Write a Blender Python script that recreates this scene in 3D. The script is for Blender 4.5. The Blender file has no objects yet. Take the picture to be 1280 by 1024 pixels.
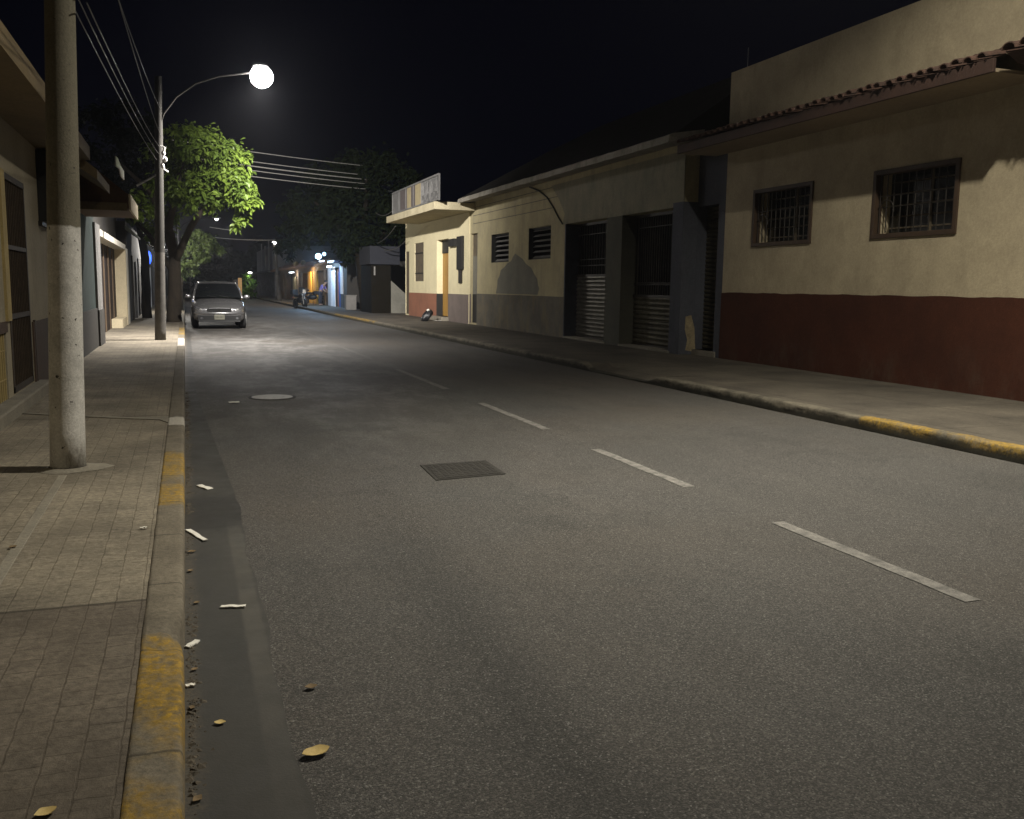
import bpy, math, random
from mathutils import Vector, Matrix
random.seed(11)
S = bpy.context.scene
COL = S.collection
PI = math.pi

# ------------------------------------------------------------------ camera geometry (photo pixels -> world)
PW, PH, F = 1280.0, 1024.0, 1150.0
VPu, VPv, UV, HC = 231.0, 353.0, 520.0, 1.6
_VV = 512 + (F * F + (VPu - 640) * (UV - 640)) / (512 - VPv)
cy_ = Vector((VPu - 640, VPv - 512, F)).normalized()
cz_ = -Vector((UV - 640, _VV - 512, F)).normalized()
cx_ = cy_.cross(cz_)
CAMP = Vector((0, 0, HC))
def wdir(u, v):
    r = Vector((u - 640, v - 512, F))
    return Vector((cx_.dot(r), cy_.dot(r), cz_.dot(r)))
def onx(u, v, x):
    d = wdir(u, v); return CAMP + d * (x / d.x)
def ony(u, v, y):
    d = wdir(u, v); return CAMP + d * (y / d.y)
def onz(u, v, z=0.0):
    d = wdir(u, v); return CAMP + d * ((z - HC) / d.z)
def cam_setup():
    cd = bpy.data.cameras.new('camera'); cam = bpy.data.objects.new('camera', cd); COL.objects.link(cam)
    ax = Vector((cx_.x, cy_.x, cz_.x)); ay = Vector((cx_.y, cy_.y, cz_.y)); az = Vector((cx_.z, cy_.z, cz_.z))
    m = Matrix.Identity(4)
    for i in range(3):
        m[i][0] = ax[i]; m[i][1] = -ay[i]; m[i][2] = -az[i]; m[i][3] = CAMP[i]
    cam.matrix_world = m
    cd.sensor_fit = 'HORIZONTAL'; cd.sensor_width = 36; cd.lens = 36 * F / PW
    cd.clip_start = 0.05; cd.clip_end = 3000
    S.camera = cam
cam_setup()

# ------------------------------------------------------------------ materials
def new_mat(name):
    m = bpy.data.materials.new(name); m.use_nodes = True
    nt = m.node_tree; b = nt.nodes['Principled BSDF']
    return m, nt, b
def nd(nt, t, **kw):
    n = nt.nodes.new(t)
    for k, v in kw.items(): setattr(n, k, v)
    return n
def c4(c): return (c[0], c[1], c[2], 1.0)
def mixc(nt, fac, a, b, mode='MIX'):
    n = nd(nt, 'ShaderNodeMix', data_type='RGBA', blend_type=mode)
    for sock, val in ((n.inputs[0], fac), (n.inputs[6], a), (n.inputs[7], b)):
        if hasattr(val, 'is_linked') or hasattr(val, 'links'): nt.links.new(val, sock)
        elif isinstance(val, (tuple, list)): sock.default_value = c4(val)
        else: sock.default_value = val
    return n.outputs[2]
def math_(nt, op, a, b=None, c=None, clamp=False):
    n = nd(nt, 'ShaderNodeMath', operation=op); n.use_clamp = clamp
    for i, val in enumerate((a, b, c)):
        if val is None: continue
        if hasattr(val, 'links'): nt.links.new(val, n.inputs[i])
        else: n.inputs[i].default_value = val
    return n.outputs[0]
def ramp(nt, src, lo, hi, clamp=True):
    n = nd(nt, 'ShaderNodeMapRange'); n.clamp = clamp
    nt.links.new(src, n.inputs[0]); n.inputs[1].default_value = lo; n.inputs[2].default_value = hi
    return n.outputs[0]
def coords(nt): return nd(nt, 'ShaderNodeTexCoord').outputs['Object']
def noise(nt, co, scale, detail=4, rough=0.6, stretch=None):
    if stretch:
        mp = nd(nt, 'ShaderNodeMapping'); mp.inputs['Scale'].default_value = stretch
        nt.links.new(co, mp.inputs[0]); co = mp.outputs[0]
    n = nd(nt, 'ShaderNodeTexNoise'); n.inputs['Scale'].default_value = scale
    n.inputs['Detail'].default_value = detail; n.inputs['Roughness'].default_value = rough
    nt.links.new(co, n.inputs['Vector']); return n.outputs['Fac']
def bump(nt, b, h, strength, dist):
    n = nd(nt, 'ShaderNodeBump'); n.inputs['Strength'].default_value = strength; n.inputs['Distance'].default_value = dist
    nt.links.new(h, n.inputs['Height']); nt.links.new(n.outputs[0], b.inputs['Normal'])
def mat(name, c1, c2=None, scale=2.0, rough=0.8, bs=0.0, bscale=60, bdist=0.01, metal=0.0, stretch=None, fine=0.25, spec=0.4):
    """plaster / paint / metal / wood: two colours mixed by broad noise, a finer mottling, optional bump"""
    m, nt, b = new_mat(name)
    c2 = c2 or tuple(x * 0.75 for x in c1)
    co = coords(nt)
    n1 = ramp(nt, noise(nt, co, scale, 6, 0.65, stretch), 0.32, 0.68)
    col = mixc(nt, n1, c1, c2)
    n2 = noise(nt, co, scale * 14, 3, 0.7, stretch)
    col = mixc(nt, fine, col, mixc(nt, 1.0, col, mixc(nt, ramp(nt, n2, 0.3, 0.7), (.55, .55, .55), (1.5, 1.5, 1.5)), 'MULTIPLY'))
    nt.links.new(col, b.inputs['Base Color'])
    b.inputs['Roughness'].default_value = rough; b.inputs['Metallic'].default_value = metal
    b.inputs['Specular IOR Level'].default_value = spec
    if bs > 0: bump(nt, b, noise(nt, co, bscale, 5, 0.7), bs, bdist)
    return m
def emit(name, col, strength):
    m, nt, b = new_mat(name)
    b.inputs['Base Color'].default_value = c4(col); b.inputs['Emission Color'].default_value = c4(col)
    b.inputs['Emission Strength'].default_value = strength
    return m
def band(nt, axis, lo, hi, soft=0.05, wob=None):
    """1 between lo and hi along an axis of the object coords, ragged edges"""
    s = nd(nt, 'ShaderNodeSeparateXYZ'); nt.links.new(coords(nt), s.inputs[0]); v = s.outputs[axis]
    if wob is not None: v = math_(nt, 'ADD', v, wob)
    return math_(nt, 'MULTIPLY', ramp(nt, v, lo - soft, lo + soft), ramp(nt, v, hi + soft, hi - soft))

def m_asphalt():
    m, nt, b = new_mat('asphalt'); co = coords(nt)
    big = ramp(nt, noise(nt, co, 0.35, 4, .6, (1.4, .35, 1)), .35, .65)
    col = mixc(nt, big, (.069, .0645, .0595), (.0555, .0535, .0505))
    brown = ramp(nt, noise(nt, co, .22, 3), .45, .65)
    col = mixc(nt, math_(nt, 'MULTIPLY', brown, .5), col, (.068, .056, .044))
    wn = math_(nt, 'MULTIPLY', math_(nt, 'SUBTRACT', noise(nt, co, 1.1, 3), .5), .55)
    trk = math_(nt, 'MULTIPLY', band(nt, 0, 1.02, 1.42, .16, wn), band(nt, 1, -5, 6.2, 1.4))
    col = mixc(nt, math_(nt, 'MULTIPLY', trk, .62), col, (.034, .033, .031))
    dk = ramp(nt, noise(nt, co, .8, 6, .7), .56, .72)
    st = math_(nt, 'MULTIPLY', dk, band(nt, 0, -1, 1.5, .7, wn))
    col = mixc(nt, math_(nt, 'MULTIPLY', st, .6), col, (.026, .025, .024))
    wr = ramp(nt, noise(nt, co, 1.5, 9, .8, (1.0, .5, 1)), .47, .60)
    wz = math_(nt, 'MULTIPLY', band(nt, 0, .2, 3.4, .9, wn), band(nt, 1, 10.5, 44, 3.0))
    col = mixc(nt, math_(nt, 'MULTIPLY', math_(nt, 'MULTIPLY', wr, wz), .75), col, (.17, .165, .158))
    pt = ramp(nt, noise(nt, co, .55, 7, .72), .56, .60)
    col = mixc(nt, math_(nt, 'MULTIPLY', pt, .38), col, (.040, .039, .036))
    ck = nd(nt, 'ShaderNodeTexVoronoi', feature='DISTANCE_TO_EDGE'); ck.inputs['Scale'].default_value = .42
    cw = nd(nt, 'ShaderNodeTexNoise'); cw.inputs['Scale'].default_value = 2.2; cw.inputs['Detail'].default_value = 7; nt.links.new(co, cw.inputs['Vector'])
    ca = nd(nt, 'ShaderNodeMix', data_type='RGBA', blend_type='ADD'); ca.inputs[0].default_value = .55; nt.links.new(co, ca.inputs[6]); nt.links.new(cw.outputs['Color'], ca.inputs[7])
    nt.links.new(ca.outputs[2], ck.inputs['Vector'])
    crack = math_(nt, 'MULTIPLY', ramp(nt, ck.outputs['Distance'], .0042, .0012), ramp(nt, noise(nt, co, .5, 3), .52, .6))
    col = mixc(nt, math_(nt, 'MULTIPLY', crack, .55), col, (.02, .019, .017))
    vo = nd(nt, 'ShaderNodeTexVoronoi'); vo.inputs['Scale'].default_value = 165; nt.links.new(co, vo.inputs['Vector'])
    sp = nd(nt, 'ShaderNodeSeparateColor'); nt.links.new(vo.outputs['Color'], sp.inputs[0])
    g1 = ramp(nt, sp.outputs[0], 0, 1)
    col = mixc(nt, .9, col, mixc(nt, 1.0, col, mixc(nt, math_(nt, 'POWER', g1, 2.2), (.50, .50, .50), (2.05, 2.03, 1.98)), 'MULTIPLY'))
    spk = ramp(nt, sp.outputs[1], .955, .975)
    col = mixc(nt, math_(nt, 'MULTIPLY', spk, .55), col, (.26, .25, .235))
    n3 = ramp(nt, noise(nt, co, 60, 4, .8), .3, .7)
    col = mixc(nt, .6, col, mixc(nt, 1.0, col, mixc(nt, n3, (.55, .55, .55), (1.45, 1.45, 1.45)), 'MULTIPLY'))
    nt.links.new(col, b.inputs['Base Color'])
    r = nd(nt, 'ShaderNodeMapRange'); nt.links.new(big, r.inputs[0]); r.inputs[3].default_value = .62; r.inputs[4].default_value = .8
    nt.links.new(r.outputs[0], b.inputs['Roughness']); b.inputs['Specular IOR Level'].default_value = .35
    h = math_(nt, 'ADD', math_(nt, 'MULTIPLY', vo.outputs['Distance'], -.6), n3)
    bump(nt, b, h, .55, .006)
    return m
def m_gutter():
    m, nt, b = new_mat('gutter_concrete'); co = coords(nt)
    n = ramp(nt, noise(nt, co, 1.4, 5, .65, (1.5, .5, 1)), .35, .65)
    col = mixc(nt, n, (.044, .041, .036), (.031, .030, .027))
    wob = math_(nt, 'MULTIPLY', math_(nt, 'SUBTRACT', noise(nt, co, 6, 4), .5), .03)
    lip = math_(nt, 'MULTIPLY', band(nt, 0, .212, .30, .008, wob), band(nt, 1, -9, 6.35, .03, wob))
    lip = math_(nt, 'MULTIPLY', lip, math_(nt, 'MULTIPLY', ramp(nt, noise(nt, co, 3.5, 5, .7), .25, .6), band(nt, 1, 3.1, 9, .9)))
    col = mixc(nt, math_(nt, 'MULTIPLY', lip, .62), col, (.085, .078, .066))
    dn = math_(nt, 'MULTIPLY', math_(nt, 'SUBTRACT', noise(nt, co, 9, 6, .75), .5), .16)
    dirt = math_(nt, 'MULTIPLY', band(nt, 0, -1, .0, .02, dn), ramp(nt, noise(nt, co, 70, 4, .8), .4, .6))
    col = mixc(nt, math_(nt, 'MULTIPLY', dirt, .8), col, (.085, .07, .05))
    wob2 = math_(nt, 'MULTIPLY', math_(nt, 'SUBTRACT', noise(nt, co, 5, 5, .7), .5), .5)
    wet = band(nt, 1, 6.1, 7.1, .12, wob2)
    col = mixc(nt, math_(nt, 'MULTIPLY', wet, .7), col, (.014, .013, .012))
    nt.links.new(col, b.inputs['Base Color'])
    nt.links.new(ramp(nt, noise(nt, co, 3, 4), -.6, .9), b.inputs['Roughness'])
    bump(nt, b, noise(nt, co, 90, 4, .7), .35, .004)
    return m
def m_pavers():
    m, nt, b = new_mat('old_pavers'); co = coords(nt)
    wv = nd(nt, 'ShaderNodeTexNoise'); wv.inputs['Scale'].default_value = 9; wv.inputs['Detail'].default_value = 3; nt.links.new(co, wv.inputs['Vector'])
    ad = nd(nt, 'ShaderNodeMix', data_type='RGBA', blend_type='ADD'); ad.inputs[0].default_value = .022
    nt.links.new(co, ad.inputs[6]); nt.links.new(wv.outputs['Color'], ad.inputs[7])
    mp = nd(nt, 'ShaderNodeMapping'); mp.inputs['Rotation'].default_value = (0, 0, PI / 2); nt.links.new(ad.outputs[2], mp.inputs[0])
    br = nd(nt, 'ShaderNodeTexBrick'); nt.links.new(mp.outputs[0], br.inputs['Vector'])
    br.inputs['Scale'].default_value = 1.0; br.inputs['Brick Width'].default_value = .118; br.inputs['Row Height'].default_value = .112
    br.inputs['Mortar Size'].default_value = .0045; br.inputs['Mortar Smooth'].default_value = .6; br.offset = .5
    br.inputs['Color1'].default_value = c4((.228, .202, .160)); br.inputs['Color2'].default_value = c4((.186, .165, .132))
    br.inputs['Mortar'].default_value = c4((.115, .098, .074))
    lost = ramp(nt, noise(nt, co, 4.5, 5, .7), .38, .62)
    brc = mixc(nt, math_(nt, 'MULTIPLY', lost, .75), br.outputs['Color'], (.196, .172, .136))
    big = ramp(nt, noise(nt, co, 1.0, 5, .7), .33, .68)
    col = mixc(nt, 1.0, brc, mixc(nt, big, (.62, .61, .6), (1.3, 1.28, 1.22)), 'MULTIPLY')
    n2 = ramp(nt, noise(nt, co, 30, 5, .75), .28, .72)
    col = mixc(nt, .8, col, mixc(nt, 1.0, col, mixc(nt, n2, (.5, .5, .5), (1.5, 1.5, 1.5)), 'MULTIPLY'))
    worn = ramp(nt, noise(nt, co, 2.3, 5, .7), .5, .66)
    col = mixc(nt, math_(nt, 'MULTIPLY', worn, .5), col, (.125, .108, .082))
    jo = math_(nt, 'ADD', band(nt, 1, 4.42, 4.445, .006), band(nt, 1, 10.75, 10.78, .01), None, True)
    col = mixc(nt, math_(nt, 'MULTIPLY', jo, .8), col, (.04, .034, .026))
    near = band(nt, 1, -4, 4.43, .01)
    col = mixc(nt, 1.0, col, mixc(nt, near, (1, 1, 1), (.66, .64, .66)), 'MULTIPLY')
    nt.links.new(col, b.inputs['Base Color']); b.inputs['Roughness'].default_value = .85; b.inputs['Specular IOR Level'].default_value = .25
    h = math_(nt, 'ADD', math_(nt, 'MULTIPLY', br.outputs['Fac'], -.4), math_(nt, 'MULTIPLY', n2, .8))
    bump(nt, b, h, .5, .008)
    return m
def m_slabs():
    m, nt, b = new_mat('pavement_slabs'); co = coords(nt)
    mp = nd(nt, 'ShaderNodeMapping'); mp.inputs['Rotation'].default_value = (0, 0, PI / 2); nt.links.new(co, mp.inputs[0])
    br = nd(nt, 'ShaderNodeTexBrick'); nt.links.new(mp.outputs[0], br.inputs['Vector']); br.offset = .0
    br.inputs['Scale'].default_value = 1.0; br.inputs['Brick Width'].default_value = 1.55; br.inputs['Row Height'].default_value = 1.3
    br.inputs['Mortar Size'].default_value = .012; br.inputs['Mortar Smooth'].default_value = .5
    br.inputs['Color1'].default_value = c4((.094, .082, .066)); br.inputs['Color2'].default_value = c4((.074, .065, .053)); br.inputs['Mortar'].default_value = c4((.045, .039, .031))
    big = ramp(nt, noise(nt, co, .9, 6, .7), .33, .68)
    col = mixc(nt, 1.0, br.outputs['Color'], mixc(nt, big, (.6, .6, .6), (1.25, 1.24, 1.2)), 'MULTIPLY')
    n2 = ramp(nt, noise(nt, co, 26, 5, .75), .3, .7)
    col = mixc(nt, .5, col, mixc(nt, 1.0, col, mixc(nt, n2, (.55, .55, .55), (1.45, 1.45, 1.45)), 'MULTIPLY'))
    nt.links.new(col, b.inputs['Base Color']); b.inputs['Roughness'].default_value = .85; b.inputs['Specular IOR Level'].default_value = .25
    bump(nt, b, math_(nt, 'ADD', math_(nt, 'MULTIPLY', br.outputs['Fac'], -.6), n2), .35, .01)
    return m
def m_kerb(name, base, dark, yellow, white=(), zlo=None, joints=()):
    """weathered kerb: concrete, worn yellow paint over the Y ranges given, dirt on the face"""
    m, nt, b = new_mat(name); co = coords(nt)
    n = ramp(nt, noise(nt, co, 3, 6, .7), .35, .66)
    col = mixc(nt, n, base, dark)
    wob = math_(nt, 'MULTIPLY', math_(nt, 'SUBTRACT', noise(nt, co, 7, 5, .7), .5), .5)
    wear = ramp(nt, noise(nt, co, 26, 7, .78), .66, .40)
    wear2 = ramp(nt, noise(nt, co, 2.2, 4, .6), .64, .46)
    ycol = mixc(nt, ramp(nt, noise(nt, co, 22, 5, .7), .3, .7), (.44, .265, .022), (.20, .125, .016))
    f = None
    for lo, hi in yellow:
        k = band(nt, 1, lo, hi, .06, wob); f = k if f is None else math_(nt, 'ADD', f, k, None, True)
    if f is not None:
        f = math_(nt, 'MULTIPLY', math_(nt, 'MULTIPLY', f, math_(nt, 'MULTIPLY', wear, wear2)), .92)
        if zlo is not None:
            zw = math_(nt, 'MULTIPLY', math_(nt, 'SUBTRACT', noise(nt, co, 11, 5, .7), .5), .12)
            f = math_(nt, 'MULTIPLY', f, band(nt, 2, zlo, 1, .012, zw))
        col = mixc(nt, f, col, ycol)
    for lo in joints:
        col = mixc(nt, math_(nt, 'MULTIPLY', band(nt, 1, lo, lo + .012, .006, math_(nt, 'MULTIPLY', wob, .06)), .75), col, (.03, .026, .02))
    for lo, hi in white:
        k = math_(nt, 'MULTIPLY', band(nt, 1, lo, hi, .05, wob), .9); col = mixc(nt, k, col, (.42, .39, .34))
    n2 = ramp(nt, noise(nt, co, 40, 5, .75), .3, .7)
    col = mixc(nt, .6, col, mixc(nt, 1.0, col, mixc(nt, n2, (.5, .5, .5), (1.5, 1.5, 1.5)), 'MULTIPLY'))
    if zlo is not None:
        zw = math_(nt, 'MULTIPLY', math_(nt, 'SUBTRACT', noise(nt, co, 4, 5, .7), .5), .2)
        dirt = band(nt, 2, -1, .085, .02, zw)
        col = mixc(nt, math_(nt, 'MULTIPLY', dirt, .8), col, (.020, .020, .015))
    nt.links.new(col, b.inputs['Base Color']); b.inputs['Roughness'].default_value = .85; b.inputs['Specular IOR Level'].default_value = .25
    bump(nt, b, n2, .4, .008)
    return m
def m_stained_plaster(name, c1, c2, stain, stain_amt=.8, zlo=-5, zhi=1.2, streak=True):
    m, nt, b = new_mat(name); co = coords(nt)
    n = ramp(nt, noise(nt, co, 1.1, 6, .7), .33, .67)
    col = mixc(nt, n, c1, c2)
    s = ramp(nt, noise(nt, co, 1.6, 6, .75, (1, 1.5, .62 if streak else 1)), .48, .70)
    wob = math_(nt, 'MULTIPLY', math_(nt, 'SUBTRACT', noise(nt, co, 1.5, 5, .7), .5), 1.2)
    s = math_(nt, 'MULTIPLY', s, band(nt, 2, zlo, zhi, .35, wob))
    col = mixc(nt, math_(nt, 'MULTIPLY', s, stain_amt), col, stain)
    n2 = ramp(nt, noise(nt, co, 24, 5, .75), .3, .7)
    col = mixc(nt, .3, col, mixc(nt, 1.0, col, mixc(nt, n2, (.55, .55, .55), (1.45, 1.45, 1.45)), 'MULTIPLY'))
    nt.links.new(col, b.inputs['Base Color']); b.inputs['Roughness'].default_value = .9; b.inputs['Specular IOR Level'].default_value = .2
    bump(nt, b, noise(nt, co, 34, 6, .75), .45, .012)
    return m
def m_leaf(name, a, c, trans=.3, rough=.5, spec=.4):
    m, nt, b = new_mat(name); co = coords(nt)
    col = mixc(nt, ramp(nt, noise(nt, co, 1.6, 3), .35, .65), a, c)
    col = mixc(nt, .7, col, mixc(nt, 1.0, col, mixc(nt, ramp(nt, noise(nt, co, 13, 2), .3, .7), (.5, .5, .5), (1.5, 1.45, 1.3)), 'MULTIPLY'))
    nt.links.new(col, b.inputs['Base Color']); b.inputs['Roughness'].default_value = rough; b.inputs['Specular IOR Level'].default_value = spec
    tr = nd(nt, 'ShaderNodeBsdfTranslucent'); nt.links.new(col, tr.inputs[0])
    mx = nd(nt, 'ShaderNodeMixShader'); mx.inputs[0].default_value = trans
    out = nt.nodes['Material Output']
    nt.links.new(b.outputs[0], mx.inputs[1]); nt.links.new(tr.outputs[0], mx.inputs[2]); nt.links.new(mx.outputs[0], out.inputs[0])
    return m
def m_pole(name, top, paint, zp, drip=.06):
    m, nt, b = new_mat(name); co = coords(nt)
    n = ramp(nt, noise(nt, co, 3, 6, .7, (1, 1, .45)), .33, .68)
    col = mixc(nt, n, top, tuple(x * .68 for x in top))
    wob = math_(nt, 'MULTIPLY', math_(nt, 'SUBTRACT', noise(nt, co, 7, 4), .5), drip)
    pcol = mixc(nt, ramp(nt, noise(nt, co, 3.4, 8, .75), .38, .66), paint, tuple(x * .62 for x in paint))
    pcol = mixc(nt, math_(nt, 'MULTIPLY', ramp(nt, noise(nt, co, 6, 6, .75, (1, 1, .3)), .56, .7), band(nt, 2, -1, .5, .4)), pcol, (.16, .145, .115))
    col = mixc(nt, band(nt, 2, -2, zp, .006, wob), col, pcol)
    sp = ramp(nt, noise(nt, co, 21, 4, .6), .665, .70)
    col = mixc(nt, sp, col, (.05, .045, .04))
    gr = ramp(nt, noise(nt, co, 60, 4, .75), .3, .7)
    col = mixc(nt, .45, col, mixc(nt, 1.0, col, mixc(nt, gr, (.55, .55, .55), (1.45, 1.45, 1.45)), 'MULTIPLY'))
    nt.links.new(col, b.inputs['Base Color']); b.inputs['Roughness'].default_value = .85; b.inputs['Specular IOR Level'].default_value = .25
    bump(nt, b, gr, .35, .006)
    return m

M = {}
M['asphalt'] = m_asphalt(); M['gutter'] = m_gutter(); M['pavers'] = m_pavers(); M['slabs'] = m_slabs()
M['ground'] = mat('bare_ground', (.06, .052, .042), (.04, .036, .03), .3, .95, .3, 8, .03)
M['kerb_left'] = m_kerb('kerb_left', (.18, .156, .118), (.106, .092, .07), [(-2, 3.9), (6.35, 8.3), (27.5, 32)], [(9.95, 10.55), (22.6, 25.6)], None, (2.9, 3.78, 4.62, 5.55, 6.4, 7.3, 8.35, 9.2, 11.6, 13))
M['kerb_right'] = m_kerb('kerb_right', (.15, .132, .1), (.06, .054, .042), [(-2, 8.7), (37, 47)], [], .05)
M['stripe'] = mat('road_paint', (.215, .203, .184), (.085, .081, .075), 11, .8, .3, 80, .004, fine=.9)
M['stripe_faded'] = mat('faded_road_paint', (.12, .115, .106), (.062, .06, .056), 9, .8, .3, 80, .004, fine=.9)
M['stucco_cream'] = m_stained_plaster('stucco_cream', (.46, .39, .265), (.36, .305, .21), (.26, .22, .15), .5, 1.2, 9, False)
M['parapet'] = m_stained_plaster('parapet_stucco', (.46, .39, .26), (.35, .30, .2), (.16, .135, .09), .6, 4, 9)
M['dado_red'] = m_stained_plaster('dado_red', (.068, .0235, .013), (.047, .017, .0105), (.085, .062, .045), .55, -1, .5)
M['eave_red'] = mat('eave_red', (.062, .033, .024), (.042, .024, .018), 2, .8, .2)
M['tile'] = mat('roof_tile', (.125, .066, .046), (.042, .029, .024), 5, .85, .4, 40, .01, fine=.6)
M['soffit'] = mat('soffit', (.33, .265, .18), (.26, .21, .145), 1, .9, .2)
M['wood_frame'] = mat('wood_frame', (.062, .037, .021), (.04, .024, .014), 3, .65, .2, 50, .005, stretch=(1, 1, .2))
M['glass'] = mat('window_glass', (.012, .013, .014), None, 1, .15, fine=0, spec=.6)
M['iron'] = mat('iron_bar', (.034, .028, .022), (.02, .017, .014), 8, .55, metal=.3)
M['blue_wall'] = m_stained_plaster('blue_grey_paint', (.094, .098, .118), (.072, .076, .092), (.048, .05, .058), .6, -1, 2.2)
M['mid_wall'] = m_stained_plaster('mid_house_plaster', (.42, .365, .22), (.33, .29, .18), (.22, .2, .15), .7, -1, 5)
M['mid_dado'] = m_stained_plaster('mid_house_dado', (.155, .142, .115), (.095, .088, .072), (.2, .16, .09), .75, -1, 2)
M['patch'] = m_stained_plaster('grey_render', (.2, .19, .15), (.15, .145, .12), (.11, .11, .095), .6, -1, 4)
M['lintel_grey'] = m_stained_plaster('lintel_grey', (.27, .25, .18), (.2, .187, .14), (.12, .112, .085), .6, -1, 9)
M['cornice'] = m_stained_plaster('cornice', (.34, .32, .27), (.22, .2, .165), (.09, .085, .07), .7, -1, 9, False)
M['white_wall'] = m_stained_plaster('white_house_paint', (.67, .60, .39), (.59, .525, .34), (.38, .33, .22), .3, -1, 2)
M['slab_paint'] = m_stained_plaster('slab_paint', (.46, .405, .27), (.37, .325, .215), (.2, .175, .12), .5, -1, 9, False)
M['terracotta'] = mat('terracotta_dado', (.27, .115, .068), (.2, .09, .055), 1.5, .85, .2)
M['mauve'] = mat('grey_mauve_dado', (.17, .135, .12), (.125, .105, .092), 1.5, .85, .2)
M['yellow_door'] = mat('ochre_door', (.42, .24, .05), (.30, .16, .035), 2, .6, .1, stretch=(1, 1, .2))
M['brown_shutter'] = mat('brown_shutter', (.12, .095, .062), (.08, .065, .045), 3, .7)
M['dark'] = mat('dark_paint', (.016, .015, .014), None, 3, .7)
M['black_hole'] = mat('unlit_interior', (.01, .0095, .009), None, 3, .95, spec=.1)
M['dark_roof'] = mat('old_roof_tiles', (.018, .016, .015), (.012, .011, .010), 2, .95, .4, 20, .02, spec=.1)
M['galv'] = mat('galvanised_sheet', (.2, .187, .155), (.08, .074, .064), 6, .45, metal=.6, stretch=(1, .6, 2), fine=.5)
M['olive'] = mat('olive_pillar', (.085, .082, .062), (.066, .064, .05), 1.5, .85, .2)
M['shutter_olive'] = mat('dirty_shutter', (.13, .115, .075), (.055, .05, .036), 4, .55, metal=.4, fine=.6)
M['chip'] = mat('bare_plaster', (.4, .33, .2), (.2, .16, .1), 9, .9, .4, 30, .01, fine=.7)
M['balcony_grey'] = mat('balcony_grey', (.15, .147, .142), (.085, .083, .08), 3, .7)
M['balcony_cream'] = mat('balcony_cream', (.30, .25, .14), (.2, .165, .1), 3, .7)
M['rail_mauve'] = mat('rail_mauve', (.085, .07, .068), (.06, .05, .048), 3, .7)
M['pole_near'] = m_pole('concrete_pole', (.175, .158, .118), (.60, .58, .545), 1.86)
M['pole_far'] = m_pole('concrete_pole_far', (.045, .042, .036), (.11, .102, .09), 2.2)
M['steel'] = mat('painted_steel', (.32, .32, .31), (.24, .24, .23), 5, .5, metal=.3)
M['porcelain'] = mat('porcelain', (.78, .76, .72), (.6, .58, .55), 8, .3)
M['wire'] = mat('aluminium_wire', (.62, .6, .57), (.5, .48, .45), 5, .4, metal=.2)
M['wire_dark'] = mat('weathered_wire', (.06, .058, .052), (.04, .039, .036), 5, .5)
M['cable'] = mat('black_cable', (.02, .02, .02), None, 5, .6)
M['left_cream'] = m_stained_plaster('left_house_plaster', (.36, .315, .23), (.29, .255, .19), (.16, .14, .1), .5, -1, 2.4)
M['left_dado'] = mat('left_dado', (.075, .045, .03), (.055, .035, .024), 2, .8, .2)
M['left_soffit'] = mat('left_eave', (.21, .155, .08), (.16, .12, .065), 1.5, .85, .15)
M['ochre_trim'] = mat('ochre_trim', (.38, .29, .12), (.3, .23, .1), 3, .8)
M['concrete'] = mat('concrete', (.24, .215, .17), (.165, .15, .12), 3, .9, .4, 40, .01, fine=.5)
M['rust_gate'] = mat('rusty_gate', (.06, .042, .028), (.035, .026, .018), 6, .7, metal=.2, fine=.6)
M['teal'] = mat('teal_wall', (.028, .044, .039), (.02, .032, .028), 1.5, .85, .2)
M['canopy_brown'] = mat('canopy_brown', (.11, .062, .030), (.08, .046, .024), 2, .85, .2)
M['canopy_cream'] = mat('canopy_cream', (.72, .62, .42), (.6, .51, .34), 3, .85, .2)
M['grey_pillar'] = mat('grey_pillar', (.2, .19, .18), (.15, .145, .135), 2, .85, .2)
M['white_paint'] = mat('white_paint', (.62, .58, .5), (.48, .45, .38), 3, .8, .2)
M['brown_door'] = mat('brown_timber', (.024, .012, .008), (.015, .009, .006), 4, .75, .2, stretch=(1, 1, .15))
M['grey_teal'] = mat('grey_teal_canvas', (.2, .23, .21), (.15, .17, .16), 3, .85)
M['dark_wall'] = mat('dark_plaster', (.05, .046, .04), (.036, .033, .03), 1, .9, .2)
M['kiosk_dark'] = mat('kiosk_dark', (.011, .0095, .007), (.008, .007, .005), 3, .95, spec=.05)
M['kiosk_sign'] = mat('kiosk_sign', (.018, .0195, .027), (.013, .014, .019), 4, .85, stretch=(.3, 1, 3))
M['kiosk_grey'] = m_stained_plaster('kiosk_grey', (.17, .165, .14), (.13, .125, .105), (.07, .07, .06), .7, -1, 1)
M['shop_white'] = mat('shop_white', (.7, .7, .72), (.6, .6, .62), 3, .7)
M['shop_blue'] = mat('shop_blue', (.045, .09, .26), (.035, .07, .2), 3, .6)
M['shop_yellow'] = mat('shop_yellow', (.58, .34, .06), (.46, .27, .05), 2, .8)
M['shop_brown'] = mat('shop_brown', (.15, .105, .066), (.11, .075, .048), 1.5, .85)
M['shop_roof'] = mat('shop_roof', (.22, .11, .055), (.15, .08, .04), 2, .85)
M['far_grey'] = m_stained_plaster('far_grey', (.15, .145, .145), (.11, .105, .105), (.34, .33, .34), .9, 0, 2.1, False)
M['bark_dark'] = mat('bark_dark', (.018, .015, .011), (.011, .009, .007), 5, .95, .6, 14, .03, stretch=(1, 1, .3), spec=.1)
M['bark'] = mat('bark', (.055, .043, .03), (.032, .026, .02), 5, .95, .6, 14, .03, stretch=(1, 1, .3))
M['leaf_lit'] = m_leaf('almond_leaves', (.135, .20, .030), (.070, .115, .018), .3)
M['leaf_pale'] = m_leaf('pale_leaves', (.125, .17, .06), (.085, .125, .042), .35)
M['leaf_dark'] = m_leaf('dark_leaves', (.010, .015, .006), (.006, .010, .004), .1, .85, .08)
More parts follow.
